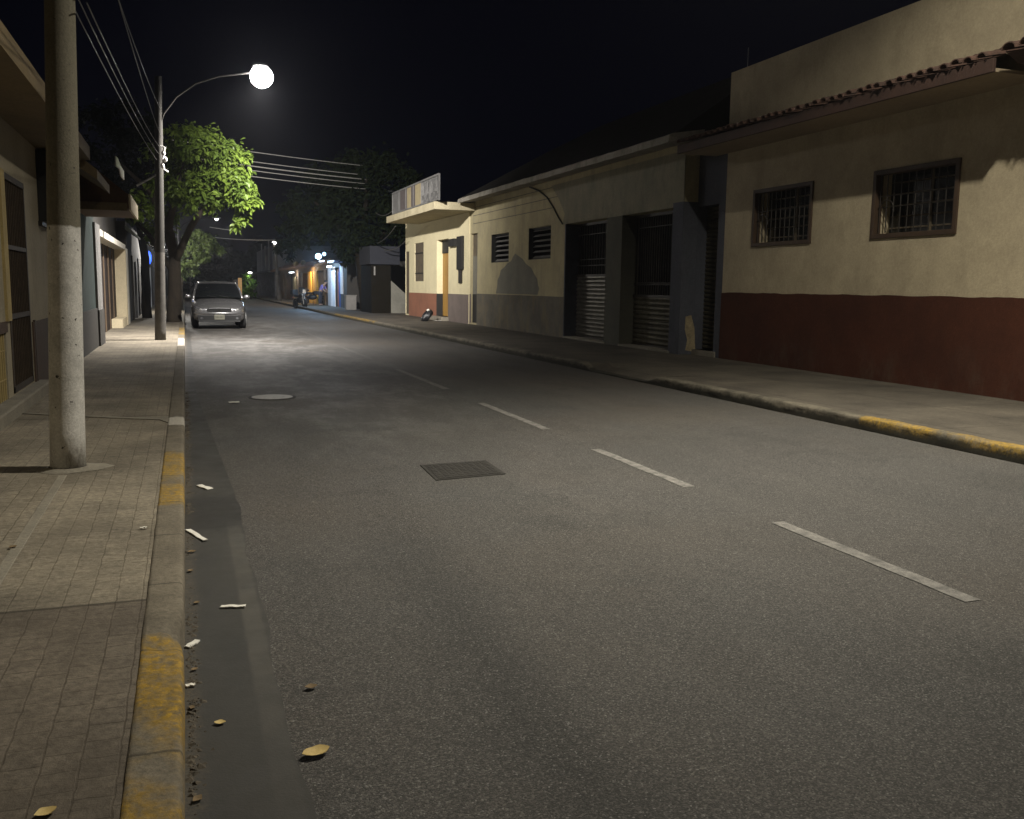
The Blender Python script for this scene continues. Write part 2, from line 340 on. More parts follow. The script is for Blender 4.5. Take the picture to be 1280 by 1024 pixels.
M['leaf_far'] = m_leaf('far_leaves', (.10, .2, .02), (.06, .13, .016), .4)
M['silver'] = mat('silver_car_paint', (.28, .277, .282), (.25, .247, .25), .7, .26, metal=.75, fine=.05, spec=.6)
M['car_glass'] = mat('car_glass', (.008, .009, .010), None, 1, .06, fine=0, spec=.8)
M['rubber'] = mat('tyre_rubber', (.018, .018, .018), None, 8, .85)
M['chrome'] = mat('chrome', (.7, .7, .7), None, 4, .15, metal=1, fine=0)
M['lamp_clear'] = mat('headlight_lens', (.13, .13, .135), (.05, .05, .055), 9, .3, fine=.1, spec=.3)
M['black_plastic'] = mat('black_plastic', (.014, .014, .014), None, 6, .5)
M['plate'] = mat('number_plate', (.2, .195, .155), (.16, .155, .12), 6, .5)
M['plate_ink'] = mat('plate_ink', (.08, .08, .06), None, 6, .6)
M['bag'] = mat('black_bag', (.012, .012, .014), (.02, .02, .022), 6, .32, .5, 18, .03)
M['paper'] = mat('paper', (.76, .74, .68), (.66, .63, .56), 15, .8, .2, 40, .004)
M['leaf_yellow'] = mat('fallen_leaf', (.60, .46, .19), (.45, .32, .11), 30, .7, .3, 60, .003)
M['leaf_brown'] = mat('dry_leaf', (.22, .15, .075), (.12, .085, .045), 20, .8)
M['grit'] = mat('gutter_grit', (.11, .09, .065), (.03, .026, .02), 30, .9, fine=.8)
M['iron_plate'] = mat('iron_plate', (.038, .035, .030), (.022, .02, .018), 12, .75, .8, 60, .01, metal=.15, fine=.7)
M['cover_pale'] = mat('worn_cover', (.46, .44, .41), (.27, .26, .24), 10, .6, .4, 60, .006, fine=.6)
M['skin'] = mat('skin', (.30, .18, .12), None, 6, .6)
M['shirt'] = mat('violet_shirt', (.17, .13, .33), (.13, .10, .26), 6, .85)
M['trouser'] = mat('dark_trousers', (.03, .03, .04), None, 6, .85)
M['hair'] = mat('dark_hair', (.012, .01, .009), None, 20, .7)
def m_bowl(name, col, strength, clear):                             # frosted lantern bowl: part glows, part lets the lamp inside shine through
    m, nt, b = new_mat(name); nt.nodes.remove(b)
    em = nd(nt, 'ShaderNodeEmission'); em.inputs[0].default_value = c4(col); em.inputs[1].default_value = strength
    tp = nd(nt, 'ShaderNodeBsdfTransparent'); mx = nd(nt, 'ShaderNodeMixShader'); mx.inputs[0].default_value = clear
    nt.links.new(em.outputs[0], mx.inputs[1]); nt.links.new(tp.outputs[0], mx.inputs[2]); nt.links.new(mx.outputs[0], nt.nodes['Material Output'].inputs[0])
    return m
M['lamp_near'] = emit('lamp_near', (1.0, .9, .72), 40)
M['lamp_far'] = m_bowl('lamp_far', (1.0, .98, 1.0), 70, .5)
M['lamp_dim'] = emit('lamp_dim', (1.0, .97, .92), 6)
M['lamp_blue'] = emit('lamp_blue', (.42, .74, 1.0), 4)
M['sign_blue'] = emit('sign_blue', (.03, .12, .95), 1.1)
M['tube_white'] = emit('tube_white', (.85, .93, 1.0), 4)
M['orange_glow'] = emit('orange_glow', (1.0, .58, .2), .12)  # post glows by itself, standing in for lamplight falling on it

# ------------------------------------------------------------------ mesh helpers
def wloc(o):
    v = Vector((0, 0, 0))
    while o is not None: v = v + o.location; o = o.parent
    return v
def tag(o, label=None, cat=None, group=None, kind=None):
    if label: o['label'] = label
    if cat: o['category'] = cat
    if group: o['group'] = group
    if kind: o['kind'] = kind
    return o
def thing(name, label, cat, loc=(0, 0, 0), group=None):
    o = bpy.data.objects.new(name, None); COL.objects.link(o); o.location = loc
    o.empty_display_size = .2
    return tag(o, label, cat, group)
def copy_tree(o, parent=None):
    c = o.copy(); COL.objects.link(c)
    c.parent = parent
    for ch in list(o.children): copy_tree(ch, c)
    return c
class MB:
    def __init__(s): s.v = []; s.f = []; s.smooth = False
    def add(s, vs, fs):
        k = len(s.v); s.v += [Vector(p) for p in vs]; s.f += [tuple(i + k for i in f) for f in fs]; return s
    def box(s, x0, x1, y0, y1, z0, z1):
        x0, x1 = min(x0, x1), max(x0, x1); y0, y1 = min(y0, y1), max(y0, y1); z0, z1 = min(z0, z1), max(z0, z1)
        return s.add([(x0, y0, z0), (x1, y0, z0), (x1, y1, z0), (x0, y1, z0), (x0, y0, z1), (x1, y0, z1), (x1, y1, z1), (x0, y1, z1)],
                     [(0, 3, 2, 1), (4, 5, 6, 7), (0, 1, 5, 4), (1, 2, 6, 5), (2, 3, 7, 6), (3, 0, 4, 7)])
    def prism(s, poly, axis, a, b):
        """poly: 2D points in the plane across `axis` ('x': (y,z), 'y': (x,z), 'z': (x,y)), extruded a..b"""
        def P(p, t):
            return (t, p[0], p[1]) if axis == 'x' else (p[0], t, p[1]) if axis == 'y' else (p[0], p[1], t)
        n = len(poly)
        vs = [P(p, a) for p in poly] + [P(p, b) for p in poly]
        return s.add(vs, [tuple(range(n - 1, -1, -1)), tuple(range(n, 2 * n))] + [(i, (i + 1) % n, n + (i + 1) % n, n + i) for i in range(n)])
    def tube(s, pts, rad, seg=8, cap=True):
        pts = [Vector(p) for p in pts]; n = len(pts)
        if not hasattr(rad, '__len__'): rad = [rad] * n
        vs = []; ref = Vector((0, 0, 1))
        t0 = (pts[1] - pts[0]).normalized()
        if abs(t0.z) > .9: ref = Vector((1, 0, 0))
        for i in range(n):
            t = (pts[min(i + 1, n - 1)] - pts[max(i - 1, 0)]).normalized()
            a = t.cross(ref)
            if a.length < 1e-4: a = t.cross(Vector((0, 1, 0)))
            a.normalize(); b = t.cross(a)
            for k in range(seg):
                w = 2 * PI * k / seg
                vs.append(pts[i] + (a * math.cos(w) + b * math.sin(w)) * rad[i])
        fs = [(i * seg + k, i * seg + (k + 1) % seg, (i + 1) * seg + (k + 1) % seg, (i + 1) * seg + k) for i in range(n - 1) for k in range(seg)]
        if cap: fs += [tuple(range(seg - 1, -1, -1)), tuple(range((n - 1) * seg, n * seg))]
        return s.add(vs, fs)
    def ball(s, c, r, seg=12, rings=8):
        c = Vector(c); r = r if hasattr(r, '__len__') else (r, r, r)
        vs = [c + Vector((0, 0, r[2]))]
        for i in range(1, rings):
            a = PI * i / rings
            for k in range(seg):
                w = 2 * PI * k / seg
                vs.append(c + Vector((math.sin(a) * math.cos(w) * r[0], math.sin(a) * math.sin(w) * r[1], math.cos(a) * r[2])))
        vs.append(c - Vector((0, 0, r[2]))); e = len(vs) - 1
        fs = [(0, 1 + k, 1 + (k + 1) % seg) for k in range(seg)]
        for i in range(rings - 2):
            for k in range(seg):
                fs.append((1 + i * seg + k, 1 + (i + 1) * seg + k, 1 + (i + 1) * seg + (k + 1) % seg, 1 + i * seg + (k + 1) % seg))
        fs += [(e, 1 + (rings - 2) * seg + (k + 1) % seg, 1 + (rings - 2) * seg + k) for k in range(seg)]
        return s.add(vs, fs)
    def disc(s, c, r, axis='z', seg=24, th=.01):
        c = Vector(c); poly = [(r * math.cos(2 * PI * k / seg), r * math.sin(2 * PI * k / seg)) for k in range(seg)]
        if axis == 'z': return s.prism([(c.x + a, c.y + b) for a, b in poly], 'z', c.z, c.z + th)
        if axis == 'y': return s.prism([(c.x + a, c.z + b) for a, b in poly], 'y', c.y, c.y + th)
        return s.prism([(c.y + a, c.z + b) for a, b in poly], 'x', c.x, c.x + th)
    def facade(s, X, y0, y1, z0, z1, holes=(), depth=.25, out=-1):
        """wall face at x = X facing out, with rectangular holes (ya, yb, za, zb[, depth]) and their reveals"""
        ys = sorted({y0, y1} | {h[0] for h in holes} | {h[1] for h in holes}); zs = sorted({z0, z1} | {h[2] for h in holes} | {h[3] for h in holes})
        for i in range(len(ys) - 1):
            for j in range(len(zs) - 1):
                cy, cz = (ys[i] + ys[i + 1]) / 2, (zs[j] + zs[j + 1]) / 2
                if any(h[0] < cy < h[1] and h[2] < cz < h[3] for h in holes): continue
                q = [(X, ys[i], zs[j]), (X, ys[i + 1], zs[j]), (X, ys[i + 1], zs[j + 1]), (X, ys[i], zs[j + 1])]
                s.add(q, [(0, 1, 2, 3) if out > 0 else (3, 2, 1, 0)])
        for h in holes:
            d = -out * (h[4] if len(h) > 4 else depth); ya, yb, za, zb = h[:4]; X2 = X + d
            s.add([(X, ya, za), (X2, ya, za), (X2, ya, zb), (X, ya, zb)], [(0, 1, 2, 3)])
            s.add([(X, yb, za), (X2, yb, za), (X2, yb, zb), (X, yb, zb)], [(3, 2, 1, 0)])
            s.add([(X, ya, za), (X2, ya, za), (X2, yb, za), (X, yb, za)], [(3, 2, 1, 0)])
            s.add([(X, ya, zb), (X2, ya, zb), (X2, yb, zb), (X, yb, zb)], [(0, 1, 2, 3)])
        return s
    def shell(s, X, XB, y0, y1, z0, z1):
        """side walls, back and flat top behind a facade"""
        s.add([(X, y0, z0), (XB, y0, z0), (XB, y0, z1), (X, y0, z1)], [(0, 1, 2, 3)])
        s.add([(X, y1, z0), (XB, y1, z0), (XB, y1, z1), (X, y1, z1)], [(0, 1, 2, 3)])
        s.add([(XB, y0, z0), (XB, y1, z0), (XB, y1, z1), (XB, y0, z1)], [(0, 1, 2, 3)])
        s.add([(X, y0, z1), (XB, y0, z1), (XB, y1, z1), (X, y1, z1)], [(0, 1, 2, 3)])
        return s
    def build(s, name, m, parent=None, smooth=None, bevel=0, sub=0):
        o0 = wloc(parent) if parent is not None else Vector((0, 0, 0))
        me = bpy.data.meshes.new(name)
        me.from_pydata([tuple(p - o0) for p in s.v], [], s.f); me.update()
        o = bpy.data.objects.new(name, me); COL.objects.link(o)
        if parent is not None: o.parent = parent
        me.materials.append(M[m] if isinstance(m, str) else m)
        if s.smooth if smooth is None else smooth:
            for p in me.polygons: p.use_smooth = True
        if bevel:
            b = o.modifiers.new('bevel', 'BEVEL'); b.width = bevel; b.segments = 2; b.limit_method = 'ANGLE'
        if sub:
            b = o.modifiers.new('sub', 'SUBSURF'); b.levels = sub; b.render_levels = sub
        return o
def structure(name, mb, m, **kw):
    return tag(mb.build(name, m, **kw), kind='structure')

# ================================================================== THE GROUND
structure('ground', MB().add([(-400, -300, -.03), (400, -300, -.03), (400, 900, -.03), (-400, 900, -.03)], [(0, 1, 2, 3)]), 'ground')
def xr(y): return 7.44 - .0086 * (max(0, min(y, 46)) - 5)          # right kerb line
LK = -.05                                                           # left kerb face
mb = MB(); ys = [-14, 5, 46, 240]
for i in range(3):
    a, b = ys[i], ys[i + 1]
    mb.add([(LK - .05, a, 0), (xr(a) + .06, a, 0), (xr(b) + .06, b, 0), (LK - .05, b, 0)], [(0, 1, 2, 3)])
structure('road', mb, 'asphalt')
mb = MB(); yy = [-12 + i * .25 for i in range(170)]
for i in range(len(yy) - 1):
    def ex(y): return .31 + (.012 * math.sin(y * 3.1) + .01 * math.sin(y * 7.7)) if y < 7.2 else .31 - min(.2, (y - 7.2) * .03)
    a, b = yy[i], yy[i + 1]
    mb.add([(LK - .03, a, .004), (ex(a), a, .004), (ex(b), b, .004), (LK - .03, b, .004)], [(0, 1, 2, 3)])
structure('gutter', mb, 'gutter')
SZ = .14
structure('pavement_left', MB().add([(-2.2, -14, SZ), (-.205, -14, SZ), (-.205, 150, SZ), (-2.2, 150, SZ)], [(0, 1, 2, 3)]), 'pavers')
def inner(y): return xr(y) + (.95 if 13.62 < y < 16.58 else .17)
mb = MB(); ys = [-14, 5, 13.6, 13.62, 16.58, 16.6, 46, 150]
for i in range(7):
    a, b = ys[i], ys[i + 1]
    mb.add([(inner(a + .005 if i == 3 else a), a, SZ), (12.2, a, SZ), (12.2, b, SZ), (inner(b - .005 if i == 3 else b), b, SZ)], [(0, 1, 2, 3)])
structure('pavement_right', mb, 'slabs')
# kerbs: swept worn profiles
def sweep_kerb(name, m, prof, face, ylist, wear, dip=None):
    mb = MB(); n = len(prof)
    for y in ylist:
        k = dip(y) if dip else 1.0
        for i, (dx, z) in enumerate(prof):
            w = wear if 0 < i < n - 1 else .2 * wear
            j = random.uniform(-w, w); jz = random.uniform(-w, w) * .6 if z > .05 else 0
            mb.v.append(Vector((face(y) + dx + j, y, z * k + jz)))
    for a in range(len(ylist) - 1):
        for i in range(n - 1):
            mb.f.append((a * n + i, a * n + i + 1, (a + 1) * n + i + 1, (a + 1) * n + i))
    mb.smooth = True
    return structure(name, mb, m)
yl = []; y = -6.0
while y < 60: yl.append(y); y += .10 if y < 12 else .3
yl += [80, 110, 150]
o = sweep_kerb('kerb_left', 'kerb_left', [(0, -.02), (.001, .05), (0, .112), (-.003, .130), (-.010, .141), (-.022, .1465), (-.036, .148), (-.09, .1485), (-.145, .148), (-.160, .146), (-.164, .137), (-.165, .10)], lambda y: LK, yl, .0022)
for v in o.data.vertices:                                           # the broken corner and the crack across it
    x, y, z = v.co
    if 3.78 < y < 4.22 and x > LK - .05 and z > .05:
        t = 1 - abs(y - 4.0) / .22; v.co.x -= .022 * t; v.co.z -= .045 * t * (1 if x > LK - .03 else .4)
    if abs(y - 3.8) < .06 and z > .1 and x > LK - .11: v.co.z -= .014
def dip(y):
    if 13.6 < y < 16.6: return max(.22, 1 - min((y - 13.6) / .35, (16.6 - y) / .35, 1) * .78)
    return 1.0
yl2 = []; y = -6.0
while y < 60: yl2.append(y); y += .14 if y < 24 else .3
yl2 += [80, 110, 150]
sweep_kerb('kerb_right', 'kerb_right', [(0, -.02), (-.003, .05), (.002, .10), (.006, .128), (.018, .142), (.04, .148), (.12, .149), (.16, .148), (.178, .144), (.18, .12)], xr, yl2, .009, dip)
# driveway slope behind the dropped kerb, with flared sides
mb = MB(); xk = xr(15) + .12
mb.add([(xk, 13.62, SZ + .004), (xk, 14.0, .035), (xk, 16.2, .035), (xk, 16.58, SZ + .004), (xk + .85, 16.58, SZ + .002), (xk + .85, 16.2, SZ + .002), (xk + .85, 14.0, SZ + .002), (xk + .85, 13.62, SZ + .002)],
       [(1, 6, 5, 2)[::-1], (0, 7, 6, 1)[::-1], (2, 5, 4, 3)[::-1]])
structure('driveway_ramp', mb, 'slabs')
# lane dashes
for i, (a, b) in enumerate([(.6, 2.2), (3.57, 5.27), (6.45, 8.27), (9.6, 12.05), (13.8, 17.3), (19.6, 24.0), (27, 32), (36, 42)]):
    mb = MB(); n = 10; w = .052 if i < 5 else .04
    x0 = 3.86 - .004 * a; x1 = 3.86 - .0045 * b
    L = []; R = []
    for k in range(n + 1):
        t = k / n; y = a + (b - a) * t; x = x0 + (x1 - x0) * t
        L.append((x - w + random.uniform(-.006, .006), y, .004)); R.append((x + w + random.uniform(-.006, .006), y, .004))
    mb.add(L + R, [(k, n + 1 + k, n + 2 + k, k + 1) for k in range(n)])
    structure('lane_marking', mb, 'stripe' if i < 5 else 'stripe_faded')
structure('pavement_strip', MB().box(-.945, -.885, 3.2, 7.55, SZ - .02, SZ + .006), 'concrete', bevel=.004)
mb = MB(); pts = [(-.24, 10.36), (-.21, 10.15), (-.21, 10.62), (-.6, 10.64), (-1.12, 10.98), (-1.9, 11.4), (-1.9, 11.3), (-1.12, 10.86), (-.62, 10.5)]
mb.prism([(-.21, 10.15), (-.21, 10.62), (-.6, 10.66), (-1.2, 10.98), (-1.9, 11.42), (-1.9, 11.33), (-1.2, 10.9), (-.62, 10.55), (-.3, 10.4)], 'z', SZ - .02, SZ + .008)
structure('pavement_patch', mb, 'concrete')

# covers in the road
t = thing('drain_cover', 'dark square iron inspection cover set in the middle of the near road', 'drain cover', (2.24, 7.62, 0))
c = [onz(*p) for p in ((525, 582), (607, 576), (632, 593), (545, 601))]
MB().prism([(p.x, p.y) for p in c], 'z', -.01, .006).build('frame', 'iron_plate', t)
ctr = sum(c, Vector()) / 4
ci = [ctr + (p - ctr) * .9 for p in c]
mb = MB().prism([(p.x, p.y) for p in ci], 'z', -.01, .0085)
for i in range(9):
    for j in range(9):
        u_, v_ = (i + .5) / 9, (j + .5) / 9
        p = (ci[0] * (1 - u_) + ci[1] * u_) * (1 - v_) + (ci[3] * (1 - u_) + ci[2] * u_) * v_
        mb.box(p.x - .022, p.x + .022, p.y - .022, p.y + .022, .008, .0105)
mb.build('plate', 'iron_plate', t)
t = thing('manhole_cover', 'pale round worn manhole cover in the lane ahead of the parked car', 'manhole cover', (1.12, 13.35, 0))
MB().disc((1.12, 13.35, -.01), .33, 'z', 32, .015).build('ring', 'iron_plate', t)
MB().disc((1.12, 13.35, -.01), .285, 'z', 32, .019).build('lid', 'cover_pale', t)

# ================================================================== litter
def litter_strip(p, q, w, label, cat='paper', name='paper_strip', m='paper', th=.006, z=.006):
    p = Vector((p[0], p[1], 0)); q = Vector((q[0], q[1], 0)); d = (q - p); n = Vector((-d.y, d.x, 0)).normalized() * w / 2
    mb = MB(); K = 6
    vs = []
    for k in range(K + 1):
        t = k / K; c = p + d * t; lift = z + .012 * abs(math.sin(t * 5 + w * 90)) * (.4 if K else 1)
        e = random.uniform(.85, 1.1)
        vs += [c - n * e + Vector((0, 0, lift)), c + n * e + Vector((0, 0, lift + .004)), c + n * e + Vector((0, 0, lift + th)), c - n * e + Vector((0, 0, lift + th))]
    fs = [(0, 1, 2, 3), (K * 4 + 3, K * 4 + 2, K * 4 + 1, K * 4)]
    for k in range(K):
        a = k * 4; b = a + 4
        for i in range(4): fs.append((a + i, b + i, b + (i + 1) % 4, a + (i + 1) % 4))
    mb.add(vs, fs)
    return tag(mb.build(name, m), label, cat, 'scraps in the gutter')
g = onz
litter_strip(g(235, 664), g(257, 678), .032, 'long white paper strip lying against the kerb beside the dark wet patch')
litter_strip(g(276, 761), g(307, 760.5), .03, 'white paper strip lying crosswise on the pale gutter edge')
litter_strip(g(249, 608.5), g(263, 613), .05, 'short white paper scrap in the gutter beyond the long strip')
litter_strip(g(234, 812), g(247, 804), .03, 'crumpled cream paper scrap by the broken kerb corner')
litter_strip(g(232, 861), g(244, 859), .022, 'small cream scrap in grit beside the yellow kerb paint')
def leaf(p, ln, ang, label, m='leaf_yellow', z=.008, name='fallen_leaf'):
    c = Vector((p[0], p[1], 0)); d = Vector((math.cos(ang), math.sin(ang), 0)); n = Vector((-d.y, d.x, 0)); mb = MB(); K = 8
    vs = []
    for k in range(K + 1):
        t = k / K; w = ln * .30 * (1 + .12 * math.sin(9 * t + ln * 70)) * math.sin(PI * t) ** .8 + .001; lift = .003 + .022 * (t - .5) ** 2 * 4 * ln / .1 * .5
        x = c + d * (t - .5) * ln
        vs += [x - n * w + Vector((0, 0, z + lift + w * .25)), x + Vector((0, 0, z + lift)), x + n * w + Vector((0, 0, z + lift + w * .4))]
    vs += [v - Vector((0, 0, .002)) for v in list(vs)]
    N = (K + 1) * 3; fs = []
    for k in range(K):
        for i in (0, 1):
            a = k * 3 + i; fs.append((a, a + 1, a + 4, a + 3)); fs.append((N + a + 3, N + a + 4, N + a + 1, N + a))
    mb.add(vs, fs); mb.smooth = True
    return tag(mb.build(name, m), label, 'leaf', 'fallen leaves')
leaf(g(395, 945), .098, .25, 'curled yellow leaf on the asphalt, largest of the fallen leaves')
leaf(g(389, 862), .05, .1, 'small tan leaf on the asphalt above the big yellow leaf', 'leaf_brown')
leaf(g(275, 907), .042, -.2, 'small pale yellow leaf in the gutter near the yellow kerb')
leaf(onz(57, 1020, SZ), .06, .5, 'pale dry leaf on the pavers beside the kerb at the bottom edge', 'leaf_yellow', SZ + .006)
leaf(onz(16, 686, SZ), .05, .9, 'dark brown leaf on the pavers by the concrete strip', 'leaf_brown', SZ + .006)
litter_strip(onz(175, 662.5, SZ), onz(184, 661.5, SZ), .02, 'white scrap lying on the left pavers near the kerb', z=SZ + .006)
litter_strip(g(286, 504), g(299, 503.5), .1, 'flat white scrap on the road left of the round manhole', 'paper', 'paper_scrap')
mb = MB(); clumps = [(2.2 + random.random() ** 1.5 * 12, random.uniform(.02, .14)) for _ in range(60)]
for i in range(900):
    cy0, cs0 = random.choice(clumps)
    y = cy0 + random.gauss(0, cs0); x = LK + .012 + abs(random.gauss(0, .022)); r = random.choice((.002, .003, .003, .004, .005, .008)) * random.uniform(.7, 1.5)
    if y > 9: r *= 1.4
    a = random.uniform(0, PI); ca, sa = math.cos(a) * r * 1.6, math.sin(a) * r * 1.6; h = r * random.uniform(.4, 1.1)
    mb.add([(x - ca, y - sa, .004), (x + sa, y - ca, .004), (x + ca, y + sa, .004), (x - sa, y + ca, .004), (x + random.uniform(-r, r), y + random.uniform(-r, r), .004 + h)], [(0, 1, 4), (1, 2, 4), (2, 3, 4), (3, 0, 4), (3, 2, 1, 0)])
tag(mb.build('gutter_debris', 'grit'), 'fine grit and crumbs swept along the left kerb', 'debris', None, 'stuff')
for (u, v, ln, an, lab) in ((240, 692, .05, .3, 'dry'), (238, 716, .04, 1.2, 'curled'), (246, 756, .035, .6, 'broken'), (247, 1003, .04, .9, 'crumpled'), (243, 840, .03, .5, 'brittle'), (240, 888, .03, 1.4, 'thin')):
    leaf(g(u, v), ln, an, lab + ' brown leaf bit caught in the grit along the left kerb', 'leaf_brown')
mb = MB()
for i in range(260):
    y = 5 + random.random() * 30; x = xr(y) - .015 - abs(random.gauss(0, .04)); r = random.uniform(.004, .011)
    mb.add([(x - r, y, .002), (x, y - r, .002), (x + r, y, .002), (x, y + r, .002), (x, y, .002 + r)], [(0, 1, 4), (1, 2, 4), (2, 3, 4), (3, 0, 4), (3, 2, 1, 0)])
tag(mb.build('kerbside_debris', 'grit'), 'scattered grit along the foot of the right kerb', 'debris', None, 'stuff')

# ================================================================== RIGHT SIDE
# ---- cream building with the red dado
X1 = 10.8
t = thing('cream_house', 'cream stucco house with dark red dado, tiled eave and two barred windows', 'house', (X1, 10, 0))
win = [(10.88, 12.70, 2.47, 3.57), (14.27, 16.14, 2.46, 3.58)]
Y1 = 17.17
mb = MB().facade(X1, -9, Y1, 0, 6.05, [w + (.42,) for w in win]); mb.shell(X1, 22, -9, Y1, 0, 6.05)
mb.build('wall', 'stucco_cream', t)
top = [(9.68 + (Y1 - .01 - 9.68) * k / 60, 1.545 + random.uniform(-.005, .005) + .006 * math.sin(k * .7)) for k in range(61)]
MB().prism([(9.68, 0), (Y1 - .01, 0)] + top[::-1], 'x', X1 - .022, X1 + .05).build('dado', 'dado_red', t)
MB().box(X1 - .0225, X1 + .05, -9, 9.679, 0, 1.543).build('dado', 'dado_red', t)
# eave: soffit slab, fascia, row of clay tiles
MB().box(X1 - .88, X1 + .02, 9.55, 17.66, 4.43, 4.475).build('soffit', 'soffit', t)
MB().box(X1 - .93, X1 - .88, 9.55, 17.66, 4.425, 4.60).build('fascia', 'eave_red', t, bevel=.006)
def tile_row(mb, xa, xb, za, zb, y0, y1, pitch=.21, r=.085):
    n = int((y1 - y0) / pitch); K = 6; L = 3
    for i in range(n):
        yc = y0 + (i + .5) * pitch + random.uniform(-.012, .012); dz = random.uniform(-.012, .012); dx = random.uniform(-.025, .025)
        for seg in range(3):
            vs = []
            a = seg / 3; b = (seg + 1.12) / 3
            for (s_, rr, lift) in ((a, r, .022), (b, r * .86, 0)):
                x = xa + (xb - xa) * s_ + dx; z = za + (zb - za) * s_ + dz + lift
                for k in range(K + 1):
                    w = PI * k / K; vs.append((x, yc + rr * math.cos(w), z + rr * .8 * math.sin(w)))
                for k in range(K, -1, -1):
                    w = PI * k / K; q = rr - .016; vs.append((x, yc + q * math.cos(w), z + q * .8 * math.sin(w)))
            W = 2 * (K + 1)
            fs = [(k, (k + 1) % W, W + (k + 1) % W, W + k) for k in range(W)]
            for base in (0, W):
                for k in range(K): fs.append((base + k, base + k + 1, base + W - 2 - k, base + W - 1 - k))
            mb.add(vs, fs)
    return mb
tile_row(MB(), X1 - 1.0, X1 + .02, 4.605, 4.88, 9.6, 17.6).build('tile_roof', 'tile', t)
MB().add([(X1 - .93, 9.56, 4.604), (X1 + .02, 9.56, 4.87), (X1 + .02, 17.65, 4.87), (X1 - .93, 17.65, 4.604)], [(0, 1, 2, 3)]).build('roof_bed', 'tile', t)
# the next, higher stretch of eave towards the camera
mb = MB().prism([(X1 - .72, 4.50), (X1 + .01, 4.50), (X1 + .01, 4.90), (X1 - .93, 4.61)], 'y', -9, 9.35); mb.build('raised_eave', 'eave_red', t)
tile_row(MB(), X1 - 1.02, X1 + .02, 4.62, 4.90, 4.0, 9.50, .27, .115).build('tile_roof', 'tile', t)
def barred_window(par, X, y0, y1, z0, z1, bars=11):
    fr = MB()
    for (a, b, c_, d_) in ((y0 - .0, y0 + .075, z0, z1), (y1 - .075, y1, z0, z1), (y0 + .075, y1 - .075, z0, z0 + .075), (y0 + .075, y1 - .075, z1 - .075, z1)):
        fr.box(X - .03, X + .12, a, b, c_, d_)
    f = fr.build('window', 'wood_frame', par, bevel=.006)
    MB().box(X + .36, X + .38, y0, y1, z0, z1).build('pane', 'glass', f)
    mb = MB()
    for k in range(1, 6): mb.box(X + .345, X + .36, y0 + .02, y1 - .02, z0 + (z1 - z0) * k / 6 - .012, z0 + (z1 - z0) * k / 6 + .012)
    mb.box(X + .34, X + .36, (y0 + y1) / 2 - .03, (y0 + y1) / 2 + .03, z0, z1)
    mb.build('sash', 'brown_shutter', f)
    mb = MB(); n = bars
    for k in range(n):
        y = y0 + .13 + (y1 - y0 - .26) * k / (n - 1); mb.tube([(X + .03, y, z0 + .09), (X + .03, y, z1 - .09)], .009, 6)
    for z in (z0 + .5, z0 + .68): mb.tube([(X + .03, y0 + .09, z), (X + .03, y1 - .09, z)], .009, 6)
    arc = [(X + .028, y1 - .12 - .17 + .17 * math.cos(w), z0 + .42 + .2 * math.sin(w)) for w in [PI * k / 8 for k in range(9)]]
    mb.tube(arc, .008, 6)
    mb.build('bars', 'iron', f)
barred_window(t, X1, *win[0]); barred_window(t, X1, *win[1], 12)
mb = MB().tube([(X1 + .3, 17.05, 6.04), (X1 + .3, 17.05, 6.55)], .007, 6); mb.build('aerial', 'steel', t)

# ---- the blue strip with the narrow roller shutter
t = thing('blue_shop', 'narrow blue grey shopfront with a dirty roller shutter beside the cream house', 'shop', (X1, 18, 0))
sh = (17.45, 18.30, .26, 3.42)
mb = MB().facade(X1 + .01, Y1 + .003, 19.4, 0, 4.9, [sh + (.30,)]); mb.shell(X1 + .01, 16, Y1 + .003, 19.4, 0, 4.9); mb.build('wall', 'blue_wall', t)
def ribbed(mb, X, y0, y1, z0, z1, pitch=.085, amp=.022):
    n = int((z1 - z0) / pitch); zs = []; 
    for k in range(n + 1):
        z = z0 + (z1 - z0) * k / n; zs += [(z, 0), (z + pitch * .45, -amp), (z + pitch * .8, -amp)]
    zs = [p for p in zs if p[0] <= z1]
    for i in range(len(zs) - 1):
        (za, da), (zb, db) = zs[i], zs[i + 1]
        mb.add([(X + da, y0, za), (X + da, y1, za), (X + db, y1, zb), (X + db, y0, zb)], [(3, 2, 1, 0)])
    return mb
ribbed(MB(), X1 + .27, sh[0], sh[1], sh[2], sh[3], .095, .03).build('roller_shutter', 'shutter_olive', t)
MB().box(X1 - .02, X1 + .3, 17.35, 18.42, SZ - .02, .26).build('threshold', 'concrete', t, bevel=.012)
# ---- the middle house: garage gates, two louvred windows, cornice
X2 = 10.45; YA, YB = onx(853, 300, 10.45).y, 34.55
def yz(u0, v0, u1, v1, X):                                          # a photo rectangle on the wall plane
    a = onx(u0, v0, X); b = onx(u1, v1, X); return a, b
t = thing('garage_house', 'long shabby cream house with two garage gates, louvred windows and grey patch', 'house', (X2, 26, 0))
gA = (onx(757, 350, X2).y, onx(706, 350, X2).y); gB = (onx(839, 350, X2).y, onx(776, 350, X2).y); gz = 3.42
w1 = (onx(636, 310, X2).y, onx(614, 310, X2).y, 2.45, 3.44); w2 = (onx(688.5, 305, X2).y, onx(660.5, 305, X2).y, 2.47, 3.46)
d2 = (onx(596.5, 350, X2).y, onx(585, 350, X2).y, .2, 3.6)
mb = MB().facade(X2, YA, YB, 0, 4.78, [(gA[0], gA[1], .16, gz, .5), (gB[0], gB[1], .16, gz, .5), w1 + (.4,), w2 + (.4,), d2 + (.14,)])
mb.shell(X2, 18, YA, YB, 0, 4.78); mb.build('wall', 'mid_wall', t)
MB().box(X2 - .018, X2 + .03, gA[1] + .02, d2[0] - .01, 0, 1.33).build('dado', 'mid_dado', t)
MB().box(X2 - .018, X2 + .03, d2[1] + .01, YB - .02, 0, 1.30).build('dado', 'mauve', t)
